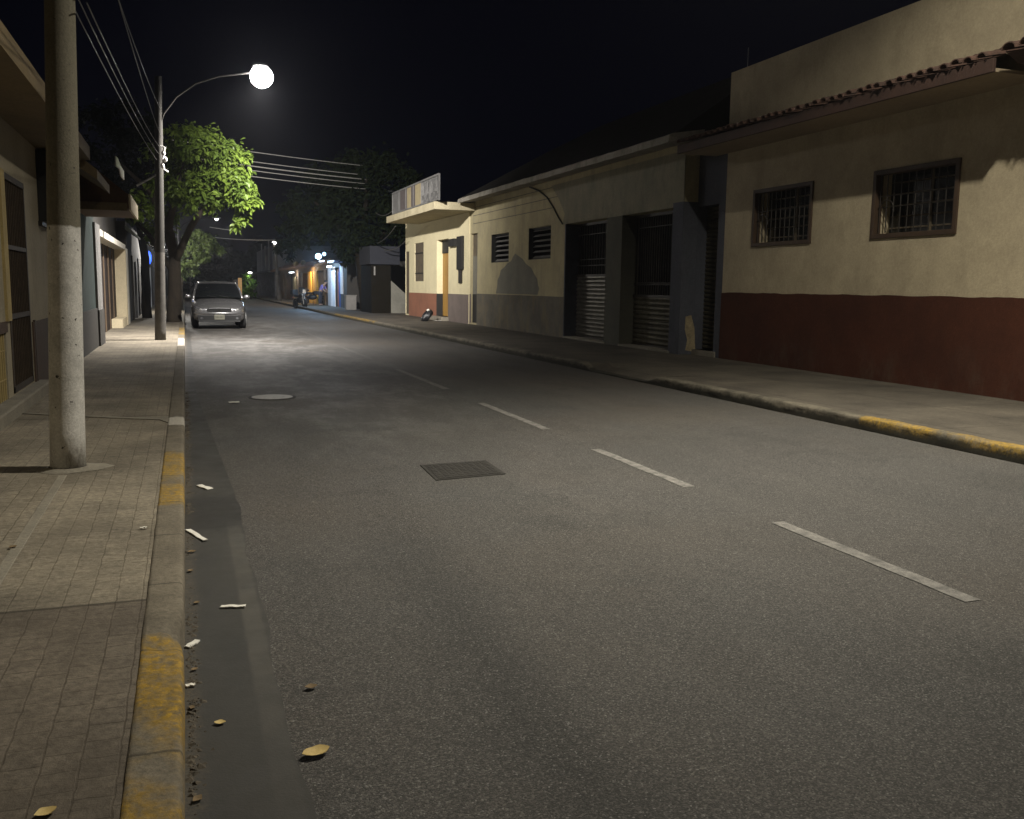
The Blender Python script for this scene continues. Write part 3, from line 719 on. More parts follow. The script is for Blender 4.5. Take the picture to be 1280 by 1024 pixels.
# paint round the gates
gf = MB()
gf.box(X2 - .012, X2 + .46, YA - .012, gB[0] + .012, .0, gz + .1); gf.box(X2 + .46, X1 + .02, YA - .012, YA + .03, 0, gz + .1); gf.build('pillar', 'blue_wall', t)
MB().box(X2 - .012, X2 + .46, gB[1] - .012, gA[0] + .012, 0, gz - .003).build('pillar', 'olive', t)
MB().box(X2 - .012, X2 + .46, gA[1] - .03, gA[1] + .04, .0, gz - .003).build('jamb', 'blue_wall', t)
for gi, (ga, gb) in enumerate((gA, gB)):
    ztop = 1.95 if gi == 0 else 1.42
    gate = MB().box(X2 + .34, X2 + .40, ga, gb, ztop - .03, ztop + .03)
    go = gate.build('garage_gate', 'iron', t)
    ribbed(MB(), X2 + .40, ga + (0 if gi else .0), gb, .22, ztop, .115, .035).build('corrugated_panel', 'galv' if gi == 0 else 'shutter_olive', go)
    MB().box(X2 + .34, X2 + .40, ga, gb, gz - .07, gz).build('top_rail', 'iron', go)
    MB().box(X2 + .34, X2 + .44, ga, gb, .16, .22).build('bottom_rail', 'iron', go)
    mb = MB(); n = 16 if gi == 0 else 22
    for k in range(n + 1):
        y = ga + (gb - ga) * k / n; mb.tube([(X2 + .37, y, ztop), (X2 + .37, y, gz)], .011, 5)
    for z in (ztop + .28, ztop + .45 if gi == 0 else ztop + .32, gz - .32): mb.tube([(X2 + .37, ga, z), (X2 + .37, gb, z)], .012, 5)
    mb.build('bars', 'iron', go)
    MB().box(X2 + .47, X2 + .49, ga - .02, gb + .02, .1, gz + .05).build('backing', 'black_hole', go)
    MB().box(X2 - .03, X2 + .34, ga - .05, gb + .02, SZ - .02, .19).build('sill', 'concrete', go, bevel=.01)
q = [ony(u, v, YA - .016) for u, v in ((857, 396), (864, 394), (868, 410), (869, 440), (856.5, 438), (859, 425), (856, 412))]
MB().prism([(k.x, k.z) for k in q], 'y', YA - .018, YA + .01).build('plaster_chip', 'chip', t)
p = [(YA - .006, gz), (gA[1] + .25, gz), (gA[1] + .1, gz + .3), (gA[1] + .55, gz + .75), (gA[1] + 1.2, 4.62), (YA - .006, 4.62)]
MB().prism(p, 'x', X2 - .007, X2 + .02).build('lintel_render', 'lintel_grey', t)
def louvre(par, X, w, n=6):
    y0, y1, z0, z1 = w
    f = MB()
    for (a, b, c_, d_) in ((y0, y0 + .05, z0, z1), (y1 - .05, y1, z0, z1), (y0 + .05, y1 - .05, z0, z0 + .05), (y0 + .05, y1 - .05, z1 - .05, z1)): f.box(X + .12, X + .2, a, b, c_, d_)
    fo = f.build('window', 'dark', par)
    mb = MB()
    for k in range(n):
        z = z0 + .09 + (z1 - z0 - .16) * k / (n - 1)
        mb.add([(X + .14, y0 + .05, z - .03), (X + .14, y1 - .05, z - .03), (X + .22, y1 - .05, z + .035), (X + .22, y0 + .05, z + .035), (X + .15, y0 + .05, z - .036), (X + .15, y1 - .05, z - .036), (X + .23, y1 - .05, z + .029), (X + .23, y0 + .05, z + .029)],
               [(0, 1, 2, 3), (7, 6, 5, 4), (0, 4, 5, 1), (1, 5, 6, 2), (2, 6, 7, 3), (3, 7, 4, 0)])
    mb.build('slats', 'grey_pillar', fo)
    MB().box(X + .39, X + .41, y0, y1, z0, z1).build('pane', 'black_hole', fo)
    MB().box(X + .012, X + .39, y1 - .025, y1 + .01, z0, z1).build('reveal_shade', 'dark', fo)  # dark strip paints shade onto the far reveal
louvre(t, X2, w1); louvre(t, X2, w2)
do = MB().box(X2 + .11, X2 + .14, d2[0], d2[1], 1.3, 2.75).build('door', 'patch', t)
MB().box(X2 + .10, X2 + .15, d2[0], d2[1], d2[2], 1.3).build('lower_panel', 'dark', do)
MB().box(X2 + .115, X2 + .14, d2[0], d2[1], 2.75, 3.6).build('transom', 'brown_shutter', do)
# grey unpainted patch with a peaked top
pp = [(644, 317), (648, 320), (653, 323.5), (658, 330.5), (664, 335), (667.5, 342), (671.5, 349), (672.5, 356), (674, 361), (672, 368.5), (620, 367), (621.5, 358), (622, 350), (624.5, 345), (626, 338), (630.5, 334), (634, 329.5), (639, 326.5), (641.5, 321)]
p = [onx(u, v, X2) for u, v in pp]
MB().prism([(q.y, q.z) for q in p], 'x', X2 - .004, X2 + .02).build('render_patch', 'patch', t)
# cornice and roof
CX = 9.68
mb = MB(); n = 46; prof = [(CX, 4.66), (CX + .02, 4.81), (CX + .1, 4.85), (X2 + .1, 4.98), (X2 + .1, 4.79), (CX + .28, 4.72)]
for i in range(n + 1):
    y = 17.70 + (33.75 - 17.70) * i / n; j = random.uniform(-.008, .008); jz = random.uniform(-.01, .01)
    mb.v += [Vector((a + j, y, b + jz)) for a, b in prof]
for i in range(n):
    for k in range(6): mb.f.append((i * 6 + k, i * 6 + (k + 1) % 6, (i + 1) * 6 + (k + 1) % 6, (i + 1) * 6 + k))
mb.f += [tuple(range(6)), tuple(range(n * 6 + 5, n * 6 - 1, -1))]
mb.build('cornice', 'cornice', t)
for k in range(3):
    z = 4.55 - .30 * k; MB().box(X2 - .006, X2 + .01, 24.5 + k * .8, 34.2, z, z + .022).build('string_line', 'mid_dado', t)
mb = MB()
mb.add([(CX + .2, 17.75, 4.88), (12.4, 17.75, 6.62), (12.4, 27.0, 6.62), (CX + .2, 27.0, 4.88)], [(0, 1, 2, 3)])
mb.add([(CX + .2, 27.0, 4.88), (12.4, 27.0, 6.62), (12.4, 31.6, 6.4), (CX + .2, 34.2, 4.88)], [(0, 1, 2, 3)])
mb.add([(12.4, 17.75, 6.62), (15.2, 17.75, 4.9), (15.2, 33.2, 4.9), (12.4, 31.6, 6.4), (12.4, 27.0, 6.62)], [(0, 1, 2, 3, 4)])
mb.add([(CX + .2, 17.75, 4.88), (12.4, 17.75, 6.62), (15.2, 17.75, 4.9)], [(0, 1, 2)])
mb.add([(CX + .2, 34.2, 4.88), (12.4, 31.6, 6.4), (15.2, 33.2, 4.9)], [(0, 1, 2)])
mb.build('roof', 'dark_roof', t)
pts = [onx(u, v, X2 - .03) for u, v in ((662, 234), (674, 239), (684, 247), (692, 260), (698, 272), (703, 280))]
tag(MB().tube(pts, .022, 6).build('service_cable', 'cable'), 'black cable looping down the cream house wall to the garage gates', 'cable')

# ---- the white house with the balcony
X3 = 10.40; YC, YD = 34.58, 45.5
t = thing('balcony_house', 'bright cream house with terracotta dado and a railed balcony', 'house', (X3, 40, 0))
dr = (onx(560.5, 340, X3).y, onx(546, 340, X3).y, .30, 3.56); wl = (onx(529.5, 330, X3).y, onx(518.5, 330, X3).y, 1.80, 3.58); dl = (onx(511.5, 340, X3).y, onx(507, 340, X3).y, .2, 3.25)
mb = MB().facade(X3, YC, YD, 0, 4.70, [dr + (.34,), wl + (.05,), dl + (.05,)]); mb.shell(X3, 18, YC, YD, 0, 4.70); mb.build('wall', 'white_wall', t)
MB().box(X3 - .018, X3 + .03, dr[1] + .01, dl[0] - .01, 0, 1.26).build('dado', 'terracotta', t)
MB().box(X3 - .018, X3 + .03, YC + .01, dr[0] - .01, 0, 1.28).build('dado', 'mauve', t)
do = MB().box(X3 + .27, X3 + .32, dr[0], dr[1], .3, 3.0).build('door', 'yellow_door', t)
mb = MB()
for z in (.45, 1.25, 2.1): mb.box(X3 + .255, X3 + .27, dr[0] + .15, dr[1] - .15, z, z + .6)
mb.build('door_panel', 'yellow_door', do)
MB().box(X3 + .24, X3 + .33, dr[0], dr[1], 3.0, 3.56).build('transom', 'dark', do)
MB().box(X3 - .012, X3 + .33, dr[1] - .03, dr[1] + .02, .3, 1.26).build('jamb', 'dark', t)
MB().box(X3 - .32, X3 + .3, dr[0] - .1, dr[1] + .1, SZ - .02, .3).build('doorstep', 'concrete', t, bevel=.015)
wf = MB().box(X3 + .03, X3 + .06, wl[0], wl[1], wl[2], wl[3]).build('window', 'brown_shutter', t)
for z in (wl[2] + .35, wl[3] - .5): MB().box(X3 + .01, X3 + .03, wl[0], wl[1], z, z + .05).build('shutter_rail', 'dark', wf)
MB().box(X3 + .03, X3 + .06, dl[0], dl[1], .2, 3.25).build('door', 'brown_shutter', t)
mb = MB().box(X3 - .10, X3 + .02, 35.25, 36.0, 2.25, 3.56); mb.build('meter_cabinet', 'dark', t, bevel=.01)
MB().box(X3 - .06, X3 + .02, 35.45, 35.85, 1.72, 2.25).build('meter_box', 'iron', t)
MB().box(X3 - .14, X3 + .01, 36.25, 37.1, 3.2, 3.5).build('air_vent', 'dark', t)
# balcony slab and railing panels
BX = 8.85; b0 = onx(543, 258, BX).y; b1 = onx(483, 278, BX).y
MB().box(BX, X3 + .02, b0, b1, 4.43, 4.72).build('balcony_slab', 'slab_paint', t, bevel=.015)
ya = onx(549, 230, BX + .06).y; yb = onx(491, 262, BX + .06).y
rl = MB().box(BX + .02, BX + .10, ya, yb, 5.62, 5.69); rl.box(BX + .03, BX + .09, ya, yb, 4.74, 4.80)
for k in range(7):
    y = ya + (yb - ya) * k / 6; rl.box(BX + .03, BX + .09, y - .03, y + .03, 4.72, 5.66)
ro = rl.build('balcony_rail', 'balcony_grey', t)
L = yb - ya
def pan(a, b, m): MB().box(BX + .045, BX + .075, ya + L * a, ya + L * b, 4.80, 5.62).build('panel', m, ro)
pan(.80, .99, 'balcony_grey'); pan(.64, .80, 'rail_mauve'); pan(.55, .64, 'balcony_cream'); pan(.46, .55, 'rail_mauve'); pan(.35, .46, 'balcony_cream')
mb = MB()
for k in range(4):
    yc = ya + L * (.05 + .085 * k)
    for s_ in (-1, 1):
        pts = [(BX + .06, yc + s_ * .16 * math.sin(PI * q / 10) + .06 * s_ * math.sin(2 * PI * q / 10), 4.80 + .82 * q / 10) for q in range(11)]
        mb.tube(pts, .014, 5)
    for q in (-.3, -.15, 0, .15, .3): mb.tube([(BX + .06, yc + q, 4.8), (BX + .06, yc + q, 5.62)], .012, 5)
    mb.tube([(BX + .06, yc + .1 * math.cos(w), 5.2 + .13 * math.sin(w)) for w in [2 * PI * q / 10 for q in range(11)]], .012, 5)
mb.build('scrollwork', 'balcony_grey', ro)

# ---- kiosk past the white house, rough wall
t = thing('street_kiosk', 'dark kiosk with a blue grey signboard beyond the balcony house', 'kiosk', (9.7, 48, 0))
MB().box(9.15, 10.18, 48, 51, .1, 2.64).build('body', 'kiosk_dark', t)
mb = MB().box(9.05, 10.62, 47.8, 50.9, 2.66, 3.6); mb.build('signboard', 'kiosk_sign', t, bevel=.02)
MB().box(9.28, 9.36, 47.96, 48.0, 2.1, 2.55).build('notice', 'grey_pillar', t)
mb = MB().prism([(10.18, .1), (11.4, .1), (11.4, .8), (10.98, 1.15), (10.18, 1.85)], 'y', 48.02, 48.3)  # slope follows a shadow edge on the grey wall, built in as shape
tag(mb.build('shadow_edge_wall', 'kiosk_grey'), 'low grey wall beside the balcony house, its sloping top shaped from a shadow edge', 'wall')
mb = MB().prism([(9.85, .1), (10.55, .1), (10.5, 1.2), (10.6, 2.3), (10.2, 2.75), (9.95, 2.0)], 'y', 54, 54.3)
tag(mb.build('broken_wall', 'cornice'), 'broken pale rendered wall behind the big tree trunk', 'wall')
MB().box(8.9, 9.6, 54.2, 54.9, .1, .85)
t = thing('utility_box', 'low grey box standing left of the big tree trunk', 'box', (9.1, 54.5, .14))
MB().box(8.85, 9.45, 54.2, 54.8, .12, .95).build('cabinet', 'grey_pillar', t, bevel=.02)
MB().box(8.82, 9.48, 54.17, 54.83, .95, 1.0).build('lid', 'grey_pillar', t)

# ---- blue lit shop
X4 = 9.4
t = thing('blue_lit_shop', 'small shop with blue and white front lit by a blue white lamp', 'shop', (X4, 61, 0))
def yx(u): return onx(u, 355, X4).y
mb = MB().facade(X4, 57.2, 65.2, 0, 3.1, [(yx(425), yx(419.5), .16, 2.7, .3)]); mb.shell(X4, 16, 57.2, 65.2, 0, 3.1); mb.build('wall', 'dark_wall', t)
for u0, u1, m_ in ((415, 409.5, 'shop_white'), (419.3, 415.6, 'shop_white'), (429, 426, 'shop_white')): MB().box(X4 - .03, X4 + .02, yx(u0), min(yx(u1), 65.15), .1 if u0 < 420 else 1.0, 2.75).build('panel', m_, t)
MB().box(X4 + .2, X4 + .25, yx(425), yx(419.5), .16, 2.7).build('door', 'shop_blue', t)
MB().box(X4 - .02, X4 + .02, yx(422.9), yx(422.4), .16, 2.6).build('door_strip', 'terracotta', t)
MB().box(X4 - .03, X4 + .02, yx(426), yx(425), .1, 2.9).build('blue_panel', 'shop_blue', t)
MB().box(X4 - .7, X4, 57.6, 60.4, 2.95, 3.08).build('canopy', 'shop_blue', t)
MB().box(X4 - .40, X4 - .3, yx(421), yx(416), 2.72, 2.82).build('tube_lamp', 'tube_white', t)
MB().box(X4 - .62, X4 - .5, 63.4, 65.0, 3.12, 3.2).build('tube_lamp', 'tube_white', t)
# ---- yellow / brown shop row
t = thing('ochre_shop', 'long brown shop with ochre pilasters under a reddish canopy', 'shop', (X4, 80, 0))
mb = MB().facade(X4, 65.3, 100, 0, 3.3, [(66.5, 70, .16, 2.6, .8), (76.5, 80, .16, 2.5, .5), (88, 93, .16, 2.5, .5)]); mb.shell(X4, 16, 65.3, 100, 0, 3.3); mb.build('wall', 'shop_brown', t)
for a, b in ((70.2, 72.3), (72.9, 75.6)): MB().box(X4 - .12, X4 + .05, a, b, .12, 2.55).build('pilaster', 'shop_yellow', t)
MB().box(X4 - .14, X4 + .05, 84.0, 86.0, .12, 2.2).build('pilaster', 'balcony_cream', t)
for a in (66.2, 81.5, 95.0): MB().box(X4 - .1, X4 + .05, a, a + .6, .12, 2.6).build('pilaster', 'shop_brown', t)
mb = MB().prism([(X4 - .95, 2.78), (X4 - .95, 2.93), (X4 + .3, 3.42), (X4 + .3, 3.2)], 'y', 65.4, 99.5); mb.build('canopy', 'shop_roof', t)
for (a, b, c_, d_) in ((66.5, 70, .16, 2.6), (76.5, 80, .16, 2.5), (88, 93, .16, 2.5)): MB().box(X4 + .45, X4 + .5, a, b, c_, d_).build('door', 'dark', t)
MB().box(X4 - .55, X4 - .35, 83.0, 85.5, 2.56, 2.64).build('tube_lamp', 'tube_white', t)
for yy_ in (76, 81): MB().ball((X4 - .4, yy_, 3.28), .22, 8, 6).build('roof_vent', 'balcony_cream', t)
# ---- grey two storey block further on
t = thing('grey_block', 'dark grey block with blotchy white paint beyond the ochre shop', 'building', (9, 110, 0))
mb = MB().facade(8.9, 100.2, 125, 0, 5.6, [(108, 112, 3.4, 4.8, .3)]); mb.shell(8.9, 18, 100.2, 125, 0, 5.6); mb.build('wall', 'far_grey', t)
for k in range(4): MB().box(8.82, 8.92, 101 + 5 * k, 101.6 + 5 * k, 2.9, 5.9 + .4 * (k % 2)).build('pilaster', 'grey_pillar', t)
MB().box(8.2, 8.95, 100.3, 125, 2.75, 2.95).build('canopy', 'dark_wall', t)

# ================================================================== LEFT SIDE
XL = -1.9
t = thing('plaster_house', 'dim plaster house with a tall barred gate and brown eave behind the near pole', 'house', (XL, 10, 0))
gd = (11.86, 13.32, .30, 2.81); vg = (9.0, 11.55, .26, 1.02)
mb = MB().facade(XL, -4, 15.62, 0, 4.0, [gd + (.05,), vg + (.05,)], out=1); mb.shell(XL, -9, -4, 15.62, 0, 4.0); mb.build('wall', 'left_cream', t)
MB().box(XL - .03, XL + .02, 13.45, 15.6, .1, 1.06).build('dado', 'left_dado', t, bevel=.008)
MB().box(XL - .05, XL + .025, 13.55, 13.62, .24, 1.08).build('dado_edge', 'wood_frame', t)
MB().box(XL - .03, XL + .02, 9.0, 11.6, 1.02, 1.14).build('ledge', 'left_dado', t)
MB().box(XL - .02, XL + .03, 11.6, 11.85, 1.14, 2.82).build('trim', 'ochre_trim', t)
MB().box(XL - .05, XL + .17, -4, 13.75, SZ - .02, .275).build('plinth_step', 'concrete', t, bevel=.02)
MB().box(-9, -1.30, -4, 15.7, 3.42, 3.62).build('eave', 'left_soffit', t)
go = MB().box(XL - .04, XL + .01, gd[0], gd[1], gd[2], gd[2] + .07).box(XL - .04, XL + .01, gd[0], gd[0] + .06, gd[2], gd[3]).box(XL - .04, XL + .01, gd[1] - .06, gd[1], gd[2], gd[3]).box(XL - .04, XL + .01, gd[0], gd[1], gd[3] - .07, gd[3]).box(XL - .04, XL + .01, gd[0], gd[1], 1.15, 1.21).box(XL - .04, XL + .01, gd[0], gd[1], 1.95, 2.0).build('gate', 'rust_gate', t)
mb = MB()
for k in range(12):
    y = gd[0] + .08 + (gd[1] - gd[0] - .16) * k / 11; mb.tube([(XL - .015, y, gd[2]), (XL - .015, y, gd[3])], .012, 5)
mb.build('bars', 'rust_gate', go)
MB().box(XL - .06, XL - .045, gd[0], gd[1], gd[2], gd[3]).build('backing', 'brown_door', go)
mb = MB()
for k in range(22):
    y = vg[0] + .06 + (vg[1] - vg[0] - .12) * k / 21; mb.tube([(XL - .02, y, vg[2]), (XL - .02, y, vg[3])], .012, 5)
for z in (.5, .82): mb.tube([(XL - .02, vg[0], z), (XL - .02, vg[1], z)], .01, 5)
vo_ = mb.build('vent_grille', 'ochre_trim', t)
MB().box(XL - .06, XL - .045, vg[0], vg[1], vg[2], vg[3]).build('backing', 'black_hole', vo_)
t = thing('wall_sign', 'black boxy sign fixed under the eave of the plaster house', 'sign', (XL, 15, 2.4))
MB().box(XL, XL + .16, 14.55, 15.3, 2.42, 3.40).build('panel', 'dark', t, bevel=.01)
MB().box(XL, XL + .05, 14.5, 15.35, 2.36, 2.42).build('bracket', 'iron', t)

t = thing('teal_house', 'dark teal walled house under a sloping brown canopy', 'house', (XL, 19, 0))
MB().box(-8, XL - .001, 15.7, 23.0, 0, 4.0).build('wall', 'teal', t)
MB().box(XL, XL + .03, 15.72, 22.9, 0, 1.0).build('dado', 'dark_wall', t)
cp = MB().prism([(-.93, 2.93), (-.93, 3.18), (XL, 3.98), (XL, 2.93)], 'y', 18.55, 21.4).build('canopy', 'canopy_brown', t)
MB().box(-.925, -.89, 18.6, 21.42, 2.9, 3.19).build('fascia', 'canopy_cream', cp)
MB().box(XL, -.95, 18.5, 18.55, 2.88, 3.02).build('edge_board', 'left_soffit', cp)
mb = MB().prism([(-1.22, 3.15), (-1.22, 3.3), (XL, 3.85), (XL, 3.6)], 'y', 15.8, 18.3); mb.build('lower_canopy', 'left_soffit', t)
mb = MB(); pts = [onx(u, v, -1.1) for u, v in ((145, 195), (147.5, 198), (151, 207), (155, 214), (155.5, 225), (151.5, 220), (149.5, 211), (145.5, 208))]
mb.prism([(p.y, p.z) for p in pts], 'x', -1.12, -1.1)
mb.build('metal_sheet', 'porcelain', t, None)

t = thing('timber_shop', 'shop with tall brown timber doors between pale posts and white lintel', 'shop', (XL, 29, 0))
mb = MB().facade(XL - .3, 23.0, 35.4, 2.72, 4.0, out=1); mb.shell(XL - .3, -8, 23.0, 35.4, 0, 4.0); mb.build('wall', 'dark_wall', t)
MB().box(XL - .4, XL + .05, 22.75, 24.0, 0, 2.9).build('pillar', 'grey_pillar', t)
MB().box(XL, XL + .07, 22.72, 24.03, 0, .95).build('pillar_base', 'dark_wall', t)
MB().box(XL - .35, XL + .05, 24.0, 34.0, 2.66, 2.82).build('lintel', 'white_paint', t)
MB().box(XL - .4, XL - .30, 24.0, 34.0, .12, 2.66).build('doors', 'brown_door', t)
for y in (25.6, 27.3, 29.1, 30.8, 32.4): MB().box(XL - .30, XL - .27, y, y + .10, .12, 2.66).build('post', 'shop_brown', t)
MB().box(XL - .3, XL + .04, 33.9, 34.3, .12, 2.7).build('post', 'canopy_cream', t)
MB().box(XL - .3, XL + .05, 34.5, 35.3, .12, 2.72).build('post', 'white_paint', t)
MB().box(XL - .3, XL + .02, 31.5, 33.8, .12, .42).build('step', 'canopy_cream', t)
mb = MB().prism([(-1.5, 3.12), (-1.5, 3.2), (XL, 3.55), (XL, 3.4)], 'y', 35, 37.2); mb.build('awning', 'grey_teal', t)

t = thing('far_terrace', 'dark row of far houses along the left pavement past the timber shop', 'houses', (XL, 60, 0))
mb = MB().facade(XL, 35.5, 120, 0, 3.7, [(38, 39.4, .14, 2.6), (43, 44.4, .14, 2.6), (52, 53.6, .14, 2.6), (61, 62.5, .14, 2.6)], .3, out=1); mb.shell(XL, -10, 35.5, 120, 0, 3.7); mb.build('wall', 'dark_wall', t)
for y in (38, 43, 52, 61): MB().box(XL - .28, XL - .24, y, y + 1.5, .14, 2.6).build('door', 'dark', t)
for y, m in ((40.6, 'balcony_grey'), (47.2, 'shop_white'), (57, 'shop_white')): MB().box(XL - .01, XL + .06, y, y + .5, .14, 2.4).build('post', m, t)
t = thing('blue_sign', 'round glowing blue sign hung on the far left house front', 'sign', (XL, 51, 2.7))
MB().ball((-1.72, 51.2, 2.82), (.16, .08, .36), 14, 10).build('disc', 'sign_blue', t, smooth=True)
MB().box(XL - .02, -1.7, 51.15, 51.25, 3.1, 3.16).build('bracket', 'iron', t)
t = thing('globe_lamp', 'small white globe lamp below the blue sign', 'lamp', (XL, 48, 2.1))
MB().ball((-1.78, 48.2, 2.2), (.1, .1, .14), 10, 8).build('globe', 'lamp_dim', t, smooth=True)
MB().box(XL - .02, -1.76, 48.18, 48.22, 2.3, 2.36).build('bracket', 'iron', t)

# ================================================================== poles, lamps, wires
def taper_pole(mb, p0, p1, r0, r1, n=24, seg=20):
    p0, p1 = Vector(p0), Vector(p1)
    return mb.tube([p0.lerp(p1, k / n) for k in range(n + 1)], [r0 + (r1 - r0) * k / n for k in range(n + 1)], seg)
NP = Vector((-.905, 7.80, SZ))
NPT = Vector((-.66, 7.82, 8.6))
t = thing('utility_pole', 'thick concrete utility pole painted white below, rising from the left pavers', 'pole', NP)
taper_pole(MB(), NP - Vector((0, 0, .05)), NPT, .129, .070).build('shaft', 'pole_near', t, smooth=True)
mb = MB().box(NPT.x - .7, NPT.x + .7, NPT.y - .05, NPT.y + .05, 7.6, 7.7); mb.build('crossarm', 'wood_frame', t)
mb = MB(); N = 22
for k in range(N):
    w = 2 * PI * k / N; r = .235 + .05 * math.sin(2 * w + .4) + random.uniform(-.02, .02)
    mb.v.append(Vector((NP.x + .06 + r * math.cos(w), NP.y + .8 * r * math.sin(w), SZ + .003)))
for k in range(N):
    w = 2 * PI * k / N; mb.v.append(Vector((NP.x + .135 * math.cos(w), NP.y + .135 * math.sin(w), SZ + .028)))
mb.f = [(k, (k + 1) % N, N + (k + 1) % N, N + k) for k in range(N)]
mb.build('footing', 'concrete', t, smooth=True)
# far pole with the lamp
FP = Vector((-.63, 25.05, SZ)); LP = Vector((1.98, 25.05, 6.78))
t = thing('lamp_pole', 'slim dark lamp pole with curved arm and glaring white lamp', 'street lamp', FP)
taper_pole(MB(), FP - Vector((0, 0, .05)), (-.46, 25.05, 6.6), .135, .085).build('shaft', 'pole_far', t, smooth=True)
arm = [(-.5, 25.0, 5.35), (-.36, 25.02, 5.72), (-.05, 25.03, 6.15), (.4, 25.04, 6.5), (.95, 25.05, 6.72), (1.5, 25.05, 6.83), (1.75, 25.05, 6.88)]
MB().tube(arm, .022, 8).build('arm', 'dark_wall', t, smooth=True)
hd = MB().ball((1.98, 25.05, 7.06), (.2, .2, .07), 16, 8); hd.smooth = True
ho = hd.build('lamp_head', 'steel', t)
MB().ball((2.0, 25.03, 6.80), (.285, .285, .275), 24, 16).build('diffuser', 'lamp_far', ho, smooth=True)
mb = MB()
for (dx, z) in ((.06, 4.75), (.10, 4.6), (.03, 4.45)): mb.ball((-.46 + dx, 24.88, z), (.05, .05, .07), 10, 6)
mb.build('insulators', 'porcelain', t, smooth=True)
MB().tube([(-.46, 24.9, 4.92), (-.36, 24.86, 4.88), (-.42, 24.86, 4.6), (-.40, 24.86, 4.36), (-.3, 24.86, 4.3)], .028, 6).build('rack', 'porcelain', t)
MB().tube([(-.48, 25, 4.3), (-.8, 25, 4.1), (-1.05, 25, 3.95)], .03, 6).build('stay_arm', 'steel', t)
# right-hand lamp behind the camera that lights the foreground
RL = Vector((6.4, 6.1, 9.3))
t2 = thing('tall_lamp_pole', 'tall grey street lamp on the right pavement outside the picture', 'street lamp', (8.15, 6.0, SZ))
taper_pole(MB(), (8.15, 6.0, .1), (8.15, 6.0, 9.2), .12, .07).build('shaft', 'steel', t2, smooth=True)
MB().tube([(8.15, 6.0, 9.0), (7.8, 6.0, 9.35), (7.2, 6.05, 9.49), (6.6, 6.1, 9.51)], .03, 8).build('arm', 'steel', t2, smooth=True)
ho = MB().ball((6.42, 6.1, 9.51), (.36, .18, .09), 16, 8).build('lamp_head', 'steel', t2, smooth=True)
MB().ball((6.4, 6.1, 9.45), (.24, .15, .1), 16, 10).build('diffuser', 'lamp_near', ho, smooth=True)
# lamps further down the street
t3 = thing('far_lamp_pole', 'small bright lamp on a curved arm over the far road, above the silver car', 'street lamp', (-.5, 80, 0), 'street lamps far down the road')
taper_pole(MB(), (-.5, 80, 0), (-.45, 80, 6.7), .13, .08, 4, 8).build('shaft', 'dark_wall', t3)
MB().tube([(-.45, 80, 5.6), (0, 80, 6.2), (.9, 80, 6.7), (2.4, 80, 6.85)], .025, 6).build('arm', 'dark', t3)
ho = MB().ball((2.6, 80, 6.84), (.36, .2, .08), 12, 6).build('lamp_head', 'steel', t3)
MB().ball((2.6, 80, 6.74), (.15, .12, .12), 12, 8).build('diffuser', 'lamp_dim', ho)
t4 = copy_tree(t3); t4.location = (.65, 130, 0); t4['label'] = 'faint lamp on a curved arm, smallest and farthest over the road'
t5 = thing('roadside_lamp_post', 'straight grey lamp post with a small bright head beside the ochre shop', 'street lamp', (7.62, 82, SZ))
taper_pole(MB(), (7.66, 82, SZ), (7.34, 82, 4.95), .2, .1, 6, 10).build('shaft', 'pole_far', t5)
MB().ball((7.3, 81.9, 5.05), (.18, .15, .13), 12, 8).build('lamp_head', 'lamp_dim', t5)
t6 = thing('shop_lamp', 'blue white floodlight above the shop canopy', 'lamp', (8.4, 62, 3.3))
MB().ball((8.34, 62, 3.42), (.21, .15, .19), 14, 10).build('bulb', 'lamp_blue', t6, smooth=True)
MB().ball((8.72, 62.1, 3.58), (.12, .1, .12), 8, 6).build('side_bulb', 'lamp_blue', t6)
MB().tube([(8.4, 62.1, 3.5), (8.9, 62.3, 3.75), (9.45, 62.4, 3.7)], .03, 6).build('bracket', 'iron', t6)

def wire(a, b, sag, r, m, label, group, n=24):
    a, b = Vector(a), Vector(b)
    pts = [a.lerp(b, k / n) - Vector((0, 0, sag * 4 * (k / n) * (1 - k / n))) for k in range(n + 1)]
    return tag(MB().tube(pts, r, 5).build('power_line', m), label, 'power line', group)
def on_line(ua, va, ub, vb, y, x=None):
    """the point at depth y whose picture lies on the line a-b, at the given x"""
    for k in range(4000):
        v = va + (vb - va) * k / 400.0; u = ua + (ub - ua) * k / 400.0
        p = ony(u, v, y)
        if p.z > 8.4 or (x is not None and p.x < x and k > 400): return p
    return p
gl = 'overhead lines running from the lamp pole back over the pavement'
for i, (ua, va, ub, vb, lab) in enumerate(((201, 137, 150, 0, 'innermost'), (202, 172, 158, 30, 'second'), (201, 186, 137, 60, 'middle'), (198, 192, 120, 40, 'fourth'), (196, 200, 105, 30, 'outermost'))):
    A = ony(ua, va, 24.9); B = ony(ua + (ub - ua) * 1.45, va + (vb - va) * 1.45, 7.7)
    wire(A, B, .10, .0055, 'wire_dark', 'thin overhead line above the left pavement running back from the lamp pole', gl)
gr = 'overhead lines crossing the road to the right'
for i, (v0, v1, lab) in enumerate(((187, 213, 'topmost'), (199, 224, 'second highest'), (204.5, 229, 'middle'), (209.5, 234, 'fourth'), (217, 240, 'lowest'))):
    wire(ony(215, v0 - 12 + i * .5, 40), ony(520, v1 + i * .3, 58), .12, .019 if i != 2 else .026, 'wire', '%s of the five pale lines coming out behind the leafy tree' % lab, gr)
wire(ony(262, 284, 60), ony(300, 289, 60), .02, .02, 'wire', 'short pale cable end above the far road, upper one', 'far cables above the road')
wire(ony(255, 295.5, 70), ony(345, 300, 75), .1, .02, 'wire', 'long faint cable across the far road, lower one', 'far cables above the road')
gd_ = 'drooping service cables by the balcony'
wire(ony(470, 266, 47), onx(492, 262, 8.9), .2, .022, 'wire_dark', 'service cable drooping from the tree to the balcony rail', gd_)
